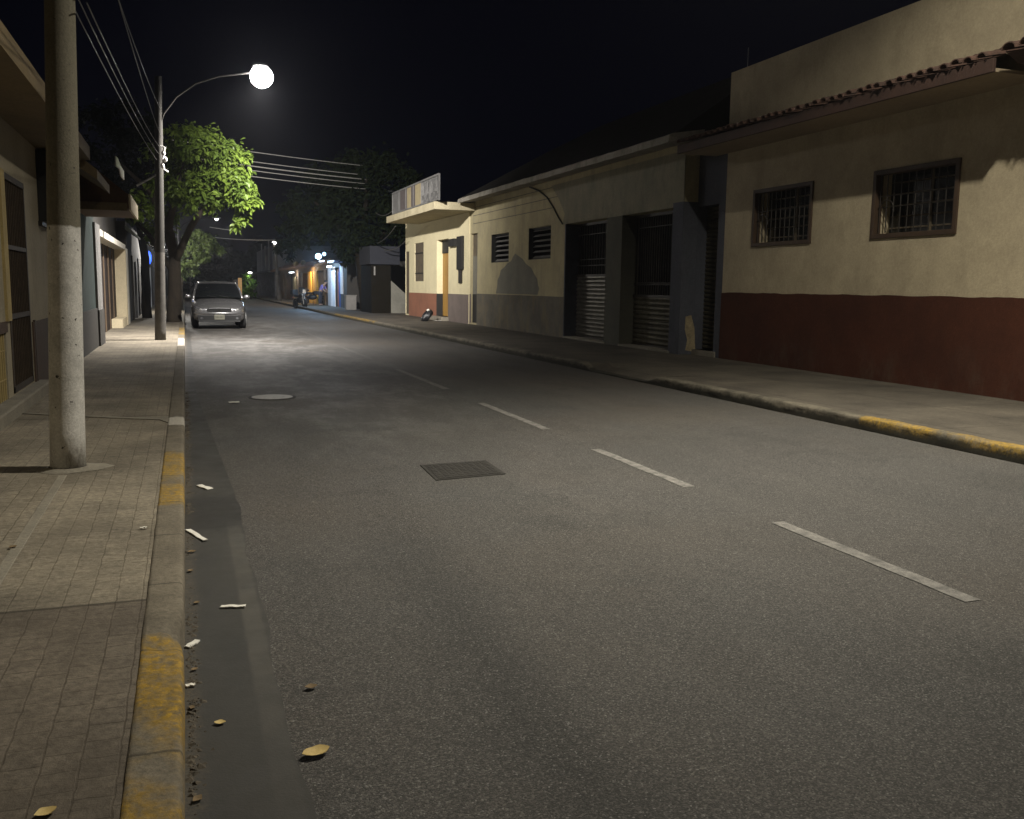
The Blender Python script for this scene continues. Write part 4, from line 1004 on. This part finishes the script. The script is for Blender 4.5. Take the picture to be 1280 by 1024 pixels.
wire(ony(472, 304, 47), onx(494, 283, 9.0), .12, .022, 'wire_dark', 'service cable drooping beneath the balcony slab', gd_)
wire(ony(480, 312, 47), onx(506, 302, 10.3), .18, .022, 'wire_dark', 'service cable drooping to the balcony house corner, lowest one', gd_)

# ================================================================== trees
def leaves(mb, blobs, size, rnd):
    for (cx, cy, cz, rx, ry, rz, n) in blobs:
        nsub = max(4, n // 60)
        subs = []
        for _ in range(nsub):
            w = rnd.uniform(0, 2 * PI); zz = rnd.uniform(-1, 1); q = math.sqrt(1 - zz * zz); rr = rnd.uniform(.55, 1.02)
            subs.append(Vector((cx + rx * rr * q * math.cos(w), cy + ry * rr * q * math.sin(w), cz + rz * rr * zz)))
        for _ in range(n):
            s0 = rnd.choice(subs); sp = .30 * (rx + rz) / 2
            c = s0 + Vector((rnd.gauss(0, sp * .7), rnd.gauss(0, sp * .7), rnd.gauss(0, sp * .6)))
            L = size * rnd.uniform(.6, 1.25); w = L * rnd.uniform(.22, .32)
            yaw = rnd.uniform(0, 2 * PI); pitch = rnd.uniform(-1.1, .35); roll = rnd.uniform(-.9, .9)
            d = Vector((math.cos(yaw) * math.cos(pitch), math.sin(yaw) * math.cos(pitch), math.sin(pitch)))
            s = d.cross(Vector((0, 0, 1))); s.normalize(); u = s.cross(d)
            s2 = s * math.cos(roll) + u * math.sin(roll); up = s2.cross(d)
            a = c; e = c + d * L - Vector((0, 0, L * .12))
            m1 = c + d * L * .35; m2 = c + d * L * .72
            mb.add([a, m1 + s2 * w + up * w * .3, m2 + s2 * w * .8 + up * w * .3, e, m2 - s2 * w * .8 + up * w * .3, m1 - s2 * w + up * w * .3], [(0, 1, 2, 3), (0, 3, 4, 5)])
    return mb
def trunk(mb, base, limbs, r):
    base = Vector(base)
    for pts, ra, rb in limbs:
        P = [base + Vector(p) for p in pts]; Q = []
        for i in range(len(P) - 1):
            for k in range(4): Q.append(P[i].lerp(P[i + 1], k / 4) + Vector((random.uniform(-.02, .02), random.uniform(-.02, .02), 0)))
        Q.append(P[-1]); n = len(Q)
        mb.tube(Q, [ra + (rb - ra) * k / (n - 1) for k in range(n)], 9)
    mb.smooth = True
    return mb
rn = random.Random(5)
T1 = Vector((-.42, 36.6, SZ))
t = thing('leafy_tree', 'broad leaved street tree lit bright green by the street lamp', 'tree', T1)
trunk(MB(), T1, [([(0, 0, -.1), (.05, 0, 1.2), (.1, 0, 2.4), (-.1, -.3, 3.4)], .28, .17), ([(.1, 0, 2.2), (.7, -.9, 3.5), (1.5, -1.8, 4.6), (2.2, -2.3, 5.3)], .15, .05),
                 ([(-.1, -.3, 3.3), (-.6, -.5, 4.6), (-1.6, -.4, 5.6)], .15, .05), ([(-.1, -.3, 3.3), (.3, -1.0, 5.0), (.6, -1.5, 6.3)], .14, .05), ([(.05, 0, 1.8), (-.8, .3, 3.2), (-2.2, .5, 4.6)], .12, .05),
                 ([(1.5, -1.8, 4.6), (2.4, -2.1, 4.5), (2.9, -2.4, 4.2)], .05, .02)], .28).build('trunk', 'bark', t)
def bl(u, v, y, r, n, ry=None, rz=None):
    p = ony(u, v, y); return (p.x, p.y, p.z, r, ry or r, rz or r * .85, n)
blobs = [bl(238, 178, 33.6, .75, 420), bl(262, 200, 33.4, .85, 520), bl(284, 200, 33.4, .65, 380), bl(297, 190, 33.4, .35, 130), bl(290, 226, 33.3, .72, 420), bl(306, 244, 33.2, .5, 240), bl(314, 247, 33.2, .35, 120), bl(304, 268, 33.5, .32, 110, None, .5), bl(300, 282, 33.7, .22, 50, None, .4),
         bl(222, 245, 32.9, .55, 260), bl(245, 250, 33.0, .6, 260), bl(186, 245, 33.4, .6, 200), bl(180, 262, 33.6, .45, 120), bl(272, 235, 34.3, .8, 240),
         bl(215, 205, 35.8, 1.1, 300), bl(245, 215, 36.5, 1.1, 240), bl(275, 215, 35.8, .9, 260), bl(195, 285, 37.4, .8, 160), bl(190, 265, 37.5, .9, 200)]
leaves(MB(), [q[:6] + (int(q[6] * 1.6),) for q in blobs], .215, rn).build('crown', 'leaf_lit', t)
T4 = Vector((-1.5, 40.5, SZ))
t = thing('shadowed_tree', 'black looking tree in shadow above the left houses, behind the lamp pole', 'tree', T4)
trunk(MB(), T4, [([(0, 0, -.1), (0, 0, 2.4), (-.2, 0, 4.2)], .2, .13), ([(-.2, 0, 4.0), (-1.2, -1, 5.6), (-2.2, -1.6, 7)], .12, .04), ([(-.2, 0, 4.0), (.3, -.8, 5.6), (.2, -1.2, 7.4)], .12, .04)], .2).build('trunk', 'bark_dark', t)
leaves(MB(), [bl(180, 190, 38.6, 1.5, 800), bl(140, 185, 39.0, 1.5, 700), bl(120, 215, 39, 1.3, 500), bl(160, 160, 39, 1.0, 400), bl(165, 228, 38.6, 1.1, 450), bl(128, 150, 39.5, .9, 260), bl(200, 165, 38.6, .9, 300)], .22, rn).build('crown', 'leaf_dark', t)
T2 = Vector((-.3, 52, SZ))
t = thing('pale_tree', 'smaller pale green tree behind the silver car and the leafy tree', 'tree', T2)
trunk(MB(), T2, [([(0, 0, -.1), (.1, 0, 1.4), (.4, 0, 2.6)], .15, .09), ([(.4, 0, 2.5), (1.1, 0, 3.3)], .08, .03), ([(.4, 0, 2.5), (.2, 0, 3.8)], .08, .03)], .15).build('trunk', 'bark', t)
leaves(MB(), [bl(250, 302, 51, .62, 520), bl(262, 312, 51, .55, 420), bl(238, 318, 51.2, .7, 520), bl(248, 328, 51.2, .55, 300), bl(272, 312, 51, .28, 120), bl(235, 340, 51.5, .55, 260), bl(253, 292, 51, .4, 200)], .2, rn).build('crown', 'leaf_pale', t)
T3 = Vector((9.55, 52.6, SZ))
t = thing('dark_tree', 'huge dark tree towering over the right pavement beyond the balcony house', 'tree', T3)
trunk(MB(), T3, [([(.25, 0, -.1), (.1, 0, 1.2), (-.1, 0, 2.6), (-.3, 0, 3.6)], .42, .24), ([(-.1, 0, 2.4), (.9, .3, 3.8), (1.8, .3, 5.4)], .2, .08), ([(-.3, 0, 3.4), (-1.4, .2, 4.8), (-2.6, .3, 6)], .2, .07), ([(-.3, 0, 3.4), (.2, .2, 5.6), (.3, .2, 7.6)], .2, .07)], .4).build('trunk', 'bark_dark', t)
bb = [bl(470, 222, 53, 1.6, 700), bl(440, 225, 53.5, 1.6, 700), bl(410, 235, 54, 1.6, 650), bl(385, 262, 54.5, 1.4, 560), bl(365, 292, 56, 1.1, 380), bl(500, 240, 53, 1.5, 560), bl(440, 265, 52.5, 1.7, 800), bl(480, 270, 52, 1.6, 700), bl(410, 285, 53, 1.4, 600), bl(450, 300, 51.5, 1.2, 500), bl(480, 205, 54, 1.0, 300), bl(508, 285, 53, 1.1, 320), bl(356, 316, 60, .6, 140), bl(434, 314, 53, .7, 200)]
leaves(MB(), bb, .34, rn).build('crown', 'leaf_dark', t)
t = thing('lamplit_shrub', 'small bright green tree glowing beside the far lamp at the end of the street', 'tree', (5.2, 96, 0))
trunk(MB(), (5.6, 97, 0), [([(0, 0, 0), (0, 0, 1), (.1, 0, 1.8)], .12, .06)], .1).build('trunk', 'bark', t)
leaves(MB(), [bl(309, 352, 96, .75, 300), bl(303, 358, 96, .6, 220), bl(313, 362, 97, .6, 160), bl(307, 366, 96, .5, 120)], .3, rn).build('crown', 'leaf_far', t)
t = thing('garden_lamp', 'white lamp shining on the small bright green tree', 'lamp', (6.2, 96, 0))
MB().tube([(6.2, 96.2, 0), (6.2, 96.2, 2.6)], .05, 6).build('post', 'iron', t)
MB().ball(tuple(ony(312.5, 341, 96)), (.2, .15, .1), 10, 8).build('lamp_head', 'lamp_dim', t)
t = thing('far_gatepost', 'post with its own orange glow and pale wall beyond the silver car', 'gate post', (4.5, 94, 0))
p = ony(300, 352, 95); MB().box(p.x - .17, p.x + .17, 95, 95.4, 0, p.z + .35).build('post', 'orange_glow', t)
p = ony(294, 355, 95); MB().prism([(p.x - .7, 0), (p.x + .5, 0), (p.x + .5, 2.0), (p.x - .1, 1.9), (p.x - .7, 1.2)], 'y', 95.5, 95.7).build('wall', 'balcony_grey', t)
# dark wooded end of the street
mb = MB(); rr = random.Random(3)
leaves(mb, [(rr.uniform(-18, 22), rr.uniform(150, 175), rr.uniform(1, 6.5), 4, 3, 3.2, 260) for _ in range(34)], 1.0, rr)
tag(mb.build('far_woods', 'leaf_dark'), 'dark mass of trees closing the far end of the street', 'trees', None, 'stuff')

# ================================================================== the silver car
def build_car(loc, label, lit=True, paint='silver'):
    t = thing('parked_car', label, 'car', (0, 0, 0), None)
    # lower body: stations along y (front = 0), half sections
    st = [(-.02, .60, .30, .56, .60), (.02, .70, .24, .60, .66), (.10, .77, .21, .64, .715), (.30, .825, .20, .70, .80), (.65, .855, .20, .76, .875), (1.05, .865, .20, .80, .945), (1.6, .87, .19, .86, .97), (2.4, .87, .19, .89, .97), (3.2, .868, .19, .92, .99), (3.8, .855, .22, .94, 1.0), (4.2, .82, .26, .92, .985), (4.36, .74, .34, .8, .9)]
    mb = MB(); n = 9
    rows = []
    for (y, w, zb, zs, zt) in st:
        half = [(w * .86, zb), (w * .97, zb + .09), (w, zb + .22), (w * 1.0, (zb + .22 + zs) / 2 + .02), (w * .975, zs - .03), (w * .93, zs + .02), (w * .78, zt - .015), (w * .42, zt + .01), (0, zt + .02)]
        row = [Vector((x, y, z)) for x, z in half] + [Vector((-x, y, z)) for x, z in reversed(half[:-1])]
        rows.append(row)
    W = len(rows[0])
    for row in rows: mb.v += row
    for i in range(len(rows) - 1):
        for k in range(W - 1): mb.f.append((i * W + k, i * W + k + 1, (i + 1) * W + k + 1, (i + 1) * W + k))
        mb.f.append((i * W + W - 1, i * W, (i + 1) * W, (i + 1) * W + W - 1))
    mb.f.append(tuple(range(W - 1, -1, -1))); mb.f.append(tuple((len(rows) - 1) * W + k for k in range(W)))
    body = mb.build('body', paint, t, smooth=True, sub=1)
    # cabin glass
    cs = [(1.0, .76, .94, .72, .95), (1.32, .775, .95, .68, 1.15), (1.75, .78, .96, .60, 1.405), (2.3, .78, .97, .585, 1.455), (3.0, .78, .98, .585, 1.43), (3.4, .77, .99, .58, 1.33), (3.85, .72, .99, .66, 1.02)]
    mb = MB()
    for (y, wb, zb, wt, zt) in cs: mb.v += [Vector(q) for q in ((wb, y, zb - .05), (wb * .99, y, zb + .02), (wt + .05, y, max(zb + .03, zt - .05)), (wt, y, zt - .012), (0, y, zt), (-wt, y, zt - .012), (-wt - .05, y, max(zb + .03, zt - .05)), (-wb * .99, y, zb + .02), (-wb, y, zb - .05))]
    for i in range(len(cs) - 1):
        for k in range(8): mb.f.append((i * 9 + k, i * 9 + k + 1, (i + 1) * 9 + k + 1, (i + 1) * 9 + k))
    mb.f.append(tuple(range(8, -1, -1)))
    mb.build('windows', 'car_glass', t, smooth=True)
    # roof skin
    mb = MB(); rs = [(1.70, .60, 1.402), (1.95, .60, 1.44), (2.4, .595, 1.475), (3.0, .59, 1.448), (3.38, .585, 1.35)]
    for (y, w, z) in rs: mb.v += [Vector((w + .055, y, z - .055)), Vector((w, y, z - .004)), Vector((w * .5, y, z + .012)), Vector((0, y, z + .016)), Vector((-w * .5, y, z + .012)), Vector((-w, y, z - .004)), Vector((-w - .055, y, z - .055))]
    for i in range(len(rs) - 1):
        for k in range(6): mb.f.append((i * 7 + k, i * 7 + k + 1, (i + 1) * 7 + k + 1, (i + 1) * 7 + k))
    mb.build('roof', paint, t, smooth=True)
    for s in (-1, 1):
        MB().tube([(s * .79, .98, .95), (s * .745, 1.35, 1.16), (s * .655, 1.74, 1.385), (s * .645, 2.0, 1.42)], .035, 6).build('pillar', paint, t, smooth=True)
        MB().tube([(s * .655, 3.2, 1.37), (s * .72, 3.6, 1.18), (s * .77, 3.95, .99)], .05, 6).build('pillar', paint, t, smooth=True)
        MB().tube([(s * .655, 2.42, 1.42), (s * .79, 2.46, .98)], .03, 6).build('pillar', 'black_plastic', t)
        # headlights wrap round the corner
        fr = [(s * .40, .0), (s * .60, .04), (s * .74, .16), (s * .80, .34)]
        mb = MB(); zlo = (.545, .56, .60, .66); zhi = (.60, .655, .70, .73)
        for (x, y), a, b in zip(fr, zlo, zhi): mb.v += [Vector((x, y - .035, a)), Vector((x, y - .01, b))]
        mb.v += [v + Vector((-s * .03, .06, 0)) for v in list(mb.v)]
        for k in range(3): mb.f.append((2 * k, 2 * k + 1, 2 * k + 3, 2 * k + 2))
        mb.f += [(0, 8, 9, 1), (6, 7, 15, 14)] + [(2 * k + 1, 2 * k + 9, 2 * k + 11, 2 * k + 3) for k in range(3)] + [(2 * k, 2 * k + 2, 2 * k + 10, 2 * k + 8) for k in range(3)]
        hl = mb.build('headlight', 'lamp_clear', t)
        MB().ball((s * .58, .01, .61), (.05, .03, .035), 10, 6).build('reflector', 'steel', hl)
        MB().ball((s * .56, -.06, .335), (.05, .03, .04), 10, 6).build('fog_light', 'lamp_clear', t)
        # mirrors
        mb = MB().ball((s * .96, 1.32, 1.0), (.11, .06, .07), 12, 8); mm = mb.build('mirror', paint, t, smooth=True)
        MB().tube([(s * .80, 1.3, .95), (s * .92, 1.32, .97)], .025, 6).build('stalk', 'black_plastic', mm)
        for yw in (.80, 3.42):
            mb = MB().disc((.65 if s > 0 else -.85, yw, .31), .31, 'x', 28, .20); w_ = mb.build('wheel', 'rubber', t, bevel=.03)
            MB().disc((s * .855 - .03, yw, .31), .2, 'x', 20, .06).build('rim', 'steel', w_)
            MB().disc((s * .862 - .006, yw, .33), .35, 'x', 28, .012).build('wheel_arch', 'black_plastic', t)
    # front face
    gpoly = [(-.40, .61), (-.33, .525), (.33, .525), (.40, .61), (.34, .665), (-.34, .665)]
    gr_ = MB().prism(gpoly, 'y', -.05, .06).build('grille', 'black_plastic', t)
    mb = MB()
    for z in (.555, .585, .615): mb.box(-.31, .31, -.058, -.05, z - .004, z + .004)
    mb.build('grille_bar', 'black_plastic', gr_)
    mb = MB().tube([(x, -.062 - .004, .655 - .012 * abs(x) / .3) for x in (-.33, -.2, -.07, .07, .2, .33)], .012, 6); mb.build('grille_trim', 'silver', gr_)
    mb = MB(); mb.tube([(.06 * math.cos(w), -.066, .59 + .042 * math.sin(w)) for w in [2 * PI * k / 16 for k in range(17)]], .008, 6)
    mb.tube([(-.04, -.066, .605), (-.015, -.07, .585), (0, -.07, .595), (.015, -.07, .585), (.04, -.066, .605)], .007, 5)
    mb.build('badge', 'chrome', t)
    bp = MB()
    prof = [(-.80, .16), (-.72, .03), (-.5, -.045), (0, -.075), (.5, -.045), (.72, .03), (.80, .16)]
    for (x, y) in prof: bp.v += [Vector((x, y, .47)), Vector((x, y - .02, .50)), Vector((x, y - .005, .525)), Vector((x, y + .07, .53))]
    for i in range(6):
        for k in range(3): bp.f.append((i * 4 + k, i * 4 + k + 1, (i + 1) * 4 + k + 1, (i + 1) * 4 + k))
    bp.build('bumper', paint, t, smooth=True)
    mb = MB().prism([(-.70, .43), (-.66, .25), (.66, .25), (.70, .43)], 'y', -.062, .05); mb.build('air_intake', 'black_plastic', t)
    mb = MB().box(-.66, .66, -.075, .0, .225, .262); mb.build('lip', 'black_plastic', t, bevel=.012)
    pl = MB().box(-.16, .16, -.098, -.085, .30, .455).build('number_plate', 'plate', t, bevel=.006)
    mb = MB()
    for k in range(6): mb.box(-.125 + k * .044, -.1 + k * .044, -.101, -.098, .345, .41)
    mb.build('plate_text', 'plate_ink', pl)
    MB().tube([(-.05, .95, .985), (-.35, 1.08, 1.03)], .008, 5).build('wiper', 'black_plastic', t)
    MB().tube([(.35, .95, .985), (.05, 1.08, 1.03)], .008, 5).build('wiper', 'black_plastic', t)
    MB().box(-.3, .3, 2.0, 2.05, 1.0, 1.3)
    for s in (-1, 1): MB().box(s * .62 - .1, s * .62 + .1, 4.30, 4.38, .72, .86).build('tail_light', 'terracotta', t)
    t.location = loc; t.scale = (1.05, 1, 1.11)
    return t
car = build_car((1.10, 33.7, 0), 'silver parked car facing the camera beside the leafy tree')

# ================================================================== motorcycle, person, bag
def motorcycle(loc, rz, label):
    t = thing('motorcycle', label, 'motorcycle', (0, 0, 0))
    for y in (-.65, .65):
        mb = MB(); R_ = .29; mb.tube([(0, y + R_ * math.cos(w), .31 + R_ * math.sin(w)) for w in [2 * PI * k / 20 for k in range(21)]], .05, 8, False)
        w_ = mb.build('wheel', 'rubber', t, smooth=True)
        MB().disc((-.03, y, .31), .2, 'x', 18, .06).build('rim', 'black_plastic', w_)
    mb = MB().ball((0, .1, .55), (.15, .36, .2), 12, 8); mb.build('engine', 'black_plastic', t, smooth=True)
    MB().ball((0, -.18, .84), (.15, .3, .14), 12, 8).build('tank', 'dark', t, smooth=True)
    MB().ball((0, .42, .82), (.15, .42, .09), 12, 8).build('seat', 'black_plastic', t, smooth=True)
    MB().tube([(-.06, -.65, .31), (-.06, -.45, .98)], .025, 6).tube([(.06, -.65, .31), (.06, -.45, .98)], .025, 6).build('fork', 'steel', t)
    hb = MB().tube([(-.4, -.3, 1.06), (-.25, -.42, 1.08), (0, -.45, 1.02), (.25, -.42, 1.08), (.4, -.3, 1.06)], .018, 6).build('handlebar', 'iron', t)
    for s in (-1, 1): MB().ball((s * .42, -.36, 1.2), (.07, .02, .05), 8, 6).build('mirror', 'black_plastic', hb)
    MB().ball((0, -.6, .95), (.1, .08, .1), 10, 8).build('headlight', 'chrome', t)
    MB().prism([(-.12, 1.02), (.12, 1.02), (.08, 1.24), (-.08, 1.24)], 'y', -.62, -.6).build('windscreen', 'paper', t)
    MB().box(-.2, .2, .62, 1.0, .9, 1.22).build('top_box', 'black_plastic', t, bevel=.03)
    MB().ball((0, .95, .72), (.09, .05, .05), 8, 6).build('tail_light', 'terracotta', t)
    MB().tube([(-.1, .0, .3), (-.3, -.05, .02)], .014, 5).build('stand', 'iron', t)
    t.location = loc; t.rotation_euler = (0, 0, rz)
    return t
motorcycle((7.05, 61.6, 0), .35, 'black motorcycle parked at the kerb before the ochre shop')
m2 = motorcycle((8.6, 66.8, SZ), 1.2, 'dark motorcycle on the pavement beside the bending person')

def person(loc, rz, label):
    t = thing('person', label, 'person', (0, 0, 0))
    sk = [('pel', (0, 0, .92), .135), ('sp', (0, -.1, 1.12), .125), ('ch', (0, -.24, 1.33), .15), ('nk', (0, -.36, 1.46), .06), ('hd', (0, -.44, 1.58), .095), ('ht', (0, -.47, 1.66), .07)]
    for s, n in ((-1, 'l'), (1, 'r')):
        sk += [(n + 'hip', (s * .1, .0, .86), .1), (n + 'kn', (s * .11, -.05, .48), .065), (n + 'an', (s * .11, .03, .09), .042), (n + 'to', (s * .12, -.14, .04), .038),
               (n + 'sh', (s * .19, -.25, 1.37), .07), (n + 'el', (s * .25, -.34, 1.12), .045), (n + 'wr', (s * .2, -.5, .95), .032), (n + 'ha', (s * .18, -.58, .92), .036)]
    idx = {a: i for i, (a, _, _) in enumerate(sk)}
    ed = [('pel', 'sp'), ('sp', 'ch'), ('ch', 'nk'), ('nk', 'hd'), ('hd', 'ht')]
    for n in 'lr': ed += [('pel', n + 'hip'), (n + 'hip', n + 'kn'), (n + 'kn', n + 'an'), (n + 'an', n + 'to'), ('ch', n + 'sh'), (n + 'sh', n + 'el'), (n + 'el', n + 'wr'), (n + 'wr', n + 'ha')]
    def skin(name, keep, grow, m):
        ks = [a for a, _, _ in sk if a in keep]; ix = {a: i for i, a in enumerate(ks)}
        me = bpy.data.meshes.new(name); me.from_pydata([sk[idx[a]][1] for a in ks], [(ix[a], ix[b]) for a, b in ed if a in ix and b in ix], [])
        o = bpy.data.objects.new(name, me); COL.objects.link(o); o.parent = t
        o.modifiers.new('skin', 'SKIN'); 
        sv = me.skin_vertices[0].data
        for a in ks: sv[ix[a]].radius = (sk[idx[a]][2] + grow,) * 2
        sv[0].use_root = True
        s_ = o.modifiers.new('sub', 'SUBSURF'); s_.levels = 1; s_.render_levels = 1
        me.materials.append(M[m]); return o
    b = skin('body', [a for a, _, _ in sk], 0, 'skin')
    skin('shirt', ['pel', 'sp', 'ch', 'lsh', 'rsh', 'lel', 'rel'], .018, 'shirt')
    skin('trousers', ['pel', 'lhip', 'rhip', 'lkn', 'rkn', 'lan', 'ran'], .018, 'trouser')
    MB().ball((0, -.44, 1.66), (.1, .11, .085), 12, 8).build('hair', 'hair', t, smooth=True)
    mb = MB().ball((0, -.555, 1.58), (.018, .025, .025), 6, 4)
    for s in (-1, 1): mb.ball((s * .1, -.43, 1.58), (.02, .03, .035), 6, 4)
    mb.build('face', 'skin', t)
    mb = MB()
    for s in (-1, 1):
        mb.ball((s * .035, -.54, 1.605), (.014, .012, .01), 6, 4)
        for k in range(5):
            x = s * (.18 + (k - 2) * .013); mb.tube([(x, -.6, .91), (x, -.64, .885), (x, -.655, .855 + .004 * abs(k - 2))], [.008, .0075, .006], 5)
    mb.build('hands', 'skin', t)
    t.location = loc; t.rotation_euler = (0, 0, rz)
    return t
person((8.85, 65.3, SZ), 1.0, 'person in a violet shirt leaning forward outside the lit shops')
# black bag on the right pavement
bp_ = Vector((9.42, 37.3, SZ))
t = thing('rubbish_bag', 'knotted black rubbish bag slumped on the right pavement', 'bag', bp_)
mb = MB().ball((bp_.x, bp_.y, SZ + .22), (.20, .20, .25), 22, 16)
for v in mb.v:
    d = v - Vector((bp_.x, bp_.y, SZ + .22)); w = math.atan2(d.y, d.x)
    k = 1 + .13 * math.sin(4 * w + 9 * d.z) + .08 * math.sin(9 * w + 1 + 14 * d.z)
    v.x = bp_.x + d.x * k + .55 * d.z; v.y = bp_.y + d.y * k; v.z = max(SZ, v.z + .02 * math.sin(7 * w))
mb.build('bag_body', 'bag', t, smooth=True)
MB().tube([(bp_.x + .10, bp_.y, SZ + .42), (bp_.x + .05, bp_.y - .05, SZ + .47), (bp_.x - .02, bp_.y - .08, SZ + .45)], [.03, .05, .03], 8).build('knot', 'paper', t, smooth=True)
litter_strip((9.75, 37.4, 0), (10.05, 37.5, 0), .2, 'crumpled pale paper on the pavement beside the black bag', 'paper', 'paper_scrap', z=SZ + .01)

# ================================================================== light
def point(name, loc, power, col, r=.12, optic=None):
    l = bpy.data.lights.new(name, 'POINT'); l.energy = power; l.color = col; l.shadow_soft_size = r
    o = bpy.data.objects.new(name, l); COL.objects.link(o); o.location = loc
    if optic:                                                       # the luminaire's own optic: where its mirror throws the light
        l.use_nodes = True; nt = l.node_tree; em = nt.nodes['Emission']
        inc = nd(nt, 'ShaderNodeNewGeometry').outputs['Incoming']
        def dot(ax):
            n = nd(nt, 'ShaderNodeVectorMath', operation='DOT_PRODUCT'); nt.links.new(inc, n.inputs[0])
            n.inputs[1].default_value = Vector(ax).normalized() * WSIGN; return n.outputs['Value']
        nt.links.new(optic(nt, dot), em.inputs['Strength'])
    return o
WSIGN = 1.0
def optic_far(nt, dot):                                             # tilted up the street, away from the camera; cut off on the house side
    g = math_(nt, 'POWER', math_(nt, 'MAXIMUM', dot((.24, .96, -.22)), 0.0), 12.0)
    g = math_(nt, 'MULTIPLY', g, math_(nt, 'ADD', math_(nt, 'MULTIPLY', ramp(nt, dot((1, 0, 0)), -.24, .06), .94), .06))
    d = math_(nt, 'POWER', math_(nt, 'MAXIMUM', dot((-.30, .20, -1)), 0.0), 3.2)
    d = math_(nt, 'MULTIPLY', d, ramp(nt, dot((0, 0, -1)), .12, .5))
    return math_(nt, 'ADD', math_(nt, 'ADD', math_(nt, 'MULTIPLY', g, .90), math_(nt, 'MULTIPLY', d, .25)), .002)
def optic_near(nt, dot):                                            # deep cut-off lantern with side lobes towards the house fronts
    z = dot((0, 0, -1))
    f = math_(nt, 'ADD', math_(nt, 'POWER', ramp(nt, z, .55, .92), 2.0), .012)
    f = math_(nt, 'MULTIPLY', f, math_(nt, 'ADD', math_(nt, 'MULTIPLY', ramp(nt, dot((0, 1, 0)), -.50, .06), .8), .2))
    f = math_(nt, 'MULTIPLY', f, .92)
    def lobe(ax, p): return math_(nt, 'POWER', math_(nt, 'MAXIMUM', dot(ax), 0.0), p)
    l = math_(nt, 'ADD', math_(nt, 'MULTIPLY', lobe((.5, .75, -.43), 12.0), .37), math_(nt, 'MULTIPLY', lobe((-.76, .42, -.50), 12.0), .27))
    l = math_(nt, 'ADD', math_(nt, 'MULTIPLY', l, ramp(nt, z, .33, .62)), math_(nt, 'MULTIPLY', lobe((-.56, -.18, -.8), 18.0), .34))
    return math_(nt, 'ADD', f, l)
def optic_down(nt, dot):
    return math_(nt, 'ADD', ramp(nt, dot((0, 0, -1)), -.1, .3), .03)
point('far_lamp_light', (2.0, 25.03, 6.76), 92000, (1.0, .955, .90), .16, optic_far)
point('near_lamp_light', RL + Vector((0, 0, -.25)), 8600, (1.0, .94, .795), .12, optic_near)
point('shop_floodlight', (8.1, 61.6, 3.2), 800, (.45, .70, 1.0), .12)
point('ochre_shop_light', (8.5, 73, 2.45), 260, (1.0, .75, .42), .1)
point('canopy_tube_light', (8.9, 84, 2.45), 60, (1.0, .9, .75), .1)
point('garden_light', ony(311, 345, 95.5), 60, (.95, 1.0, .8), .1)
point('second_street_light', (2.6, 80, 6.5), 600, (1.0, .97, .95), .15, optic_down)
point('third_street_light', (3.75, 130, 6.5), 400, (1.0, .97, .95), .15, optic_down)
point('roadside_light', (7.1, 81.5, 4.9), 60, (1.0, .97, .92), .12)
point('blue_sign_light', (-1.5, 50.8, 2.8), 6, (.1, .3, 1.0), .1)
point('pale_tree_light', (-.8, 47.8, 3.3), 1000, (1.0, .95, .86), .1)  # added to brighten the pale tree, set off the globe lamp towards the street

w = bpy.data.worlds.new('World'); S.world = w; w.use_nodes = True
nt = w.node_tree; bg = nt.nodes['Background']
sky = nd(nt, 'ShaderNodeTexSky', sky_type='NISHITA'); sky.sun_disc = False
sky.sun_elevation = math.radians(-4); sky.sun_rotation = math.radians(200)
tint = mixc(nt, 1.0, sky.outputs[0], (.012, .012, .02), 'MULTIPLY')
glow = mixc(nt, 1.0, tint, (.012, .013, .034), 'ADD')
nt.links.new(glow, bg.inputs[0]); bg.inputs[1].default_value = .08

HAZE = 6e-4
# thin haze added to give the lamps a halo
hm = bpy.data.materials.new('halo_haze'); hm.use_nodes = True; hn = hm.node_tree
hn.nodes.remove(hn.nodes['Principled BSDF'])
pv = nd(hn, 'ShaderNodeVolumePrincipled'); pv.inputs['Color'].default_value = (.9, .92, 1.0, 1); pv.inputs['Density'].default_value = HAZE; pv.inputs['Anisotropy'].default_value = .78
hn.links.new(pv.outputs[0], hn.nodes['Material Output'].inputs['Volume'])
M['air'] = hm
tag(MB().box(-60, 60, -30, 190, -1.03, 16).build('haze', 'air'), 'thin haze added for a halo round the street lamps', 'haze', None, 'stuff')
S.cycles.volume_bounces = 0
S.render.engine = 'CYCLES'
S.cycles.use_denoising = True
S.cycles.max_bounces = 6; S.cycles.diffuse_bounces = 3; S.cycles.glossy_bounces = 3; S.cycles.transmission_bounces = 2
S.cycles.sample_clamp_indirect = 3.0
S.view_settings.view_transform = 'Standard'; S.view_settings.look = 'None'
S.view_settings.exposure = -0.15; S.view_settings.gamma = 1
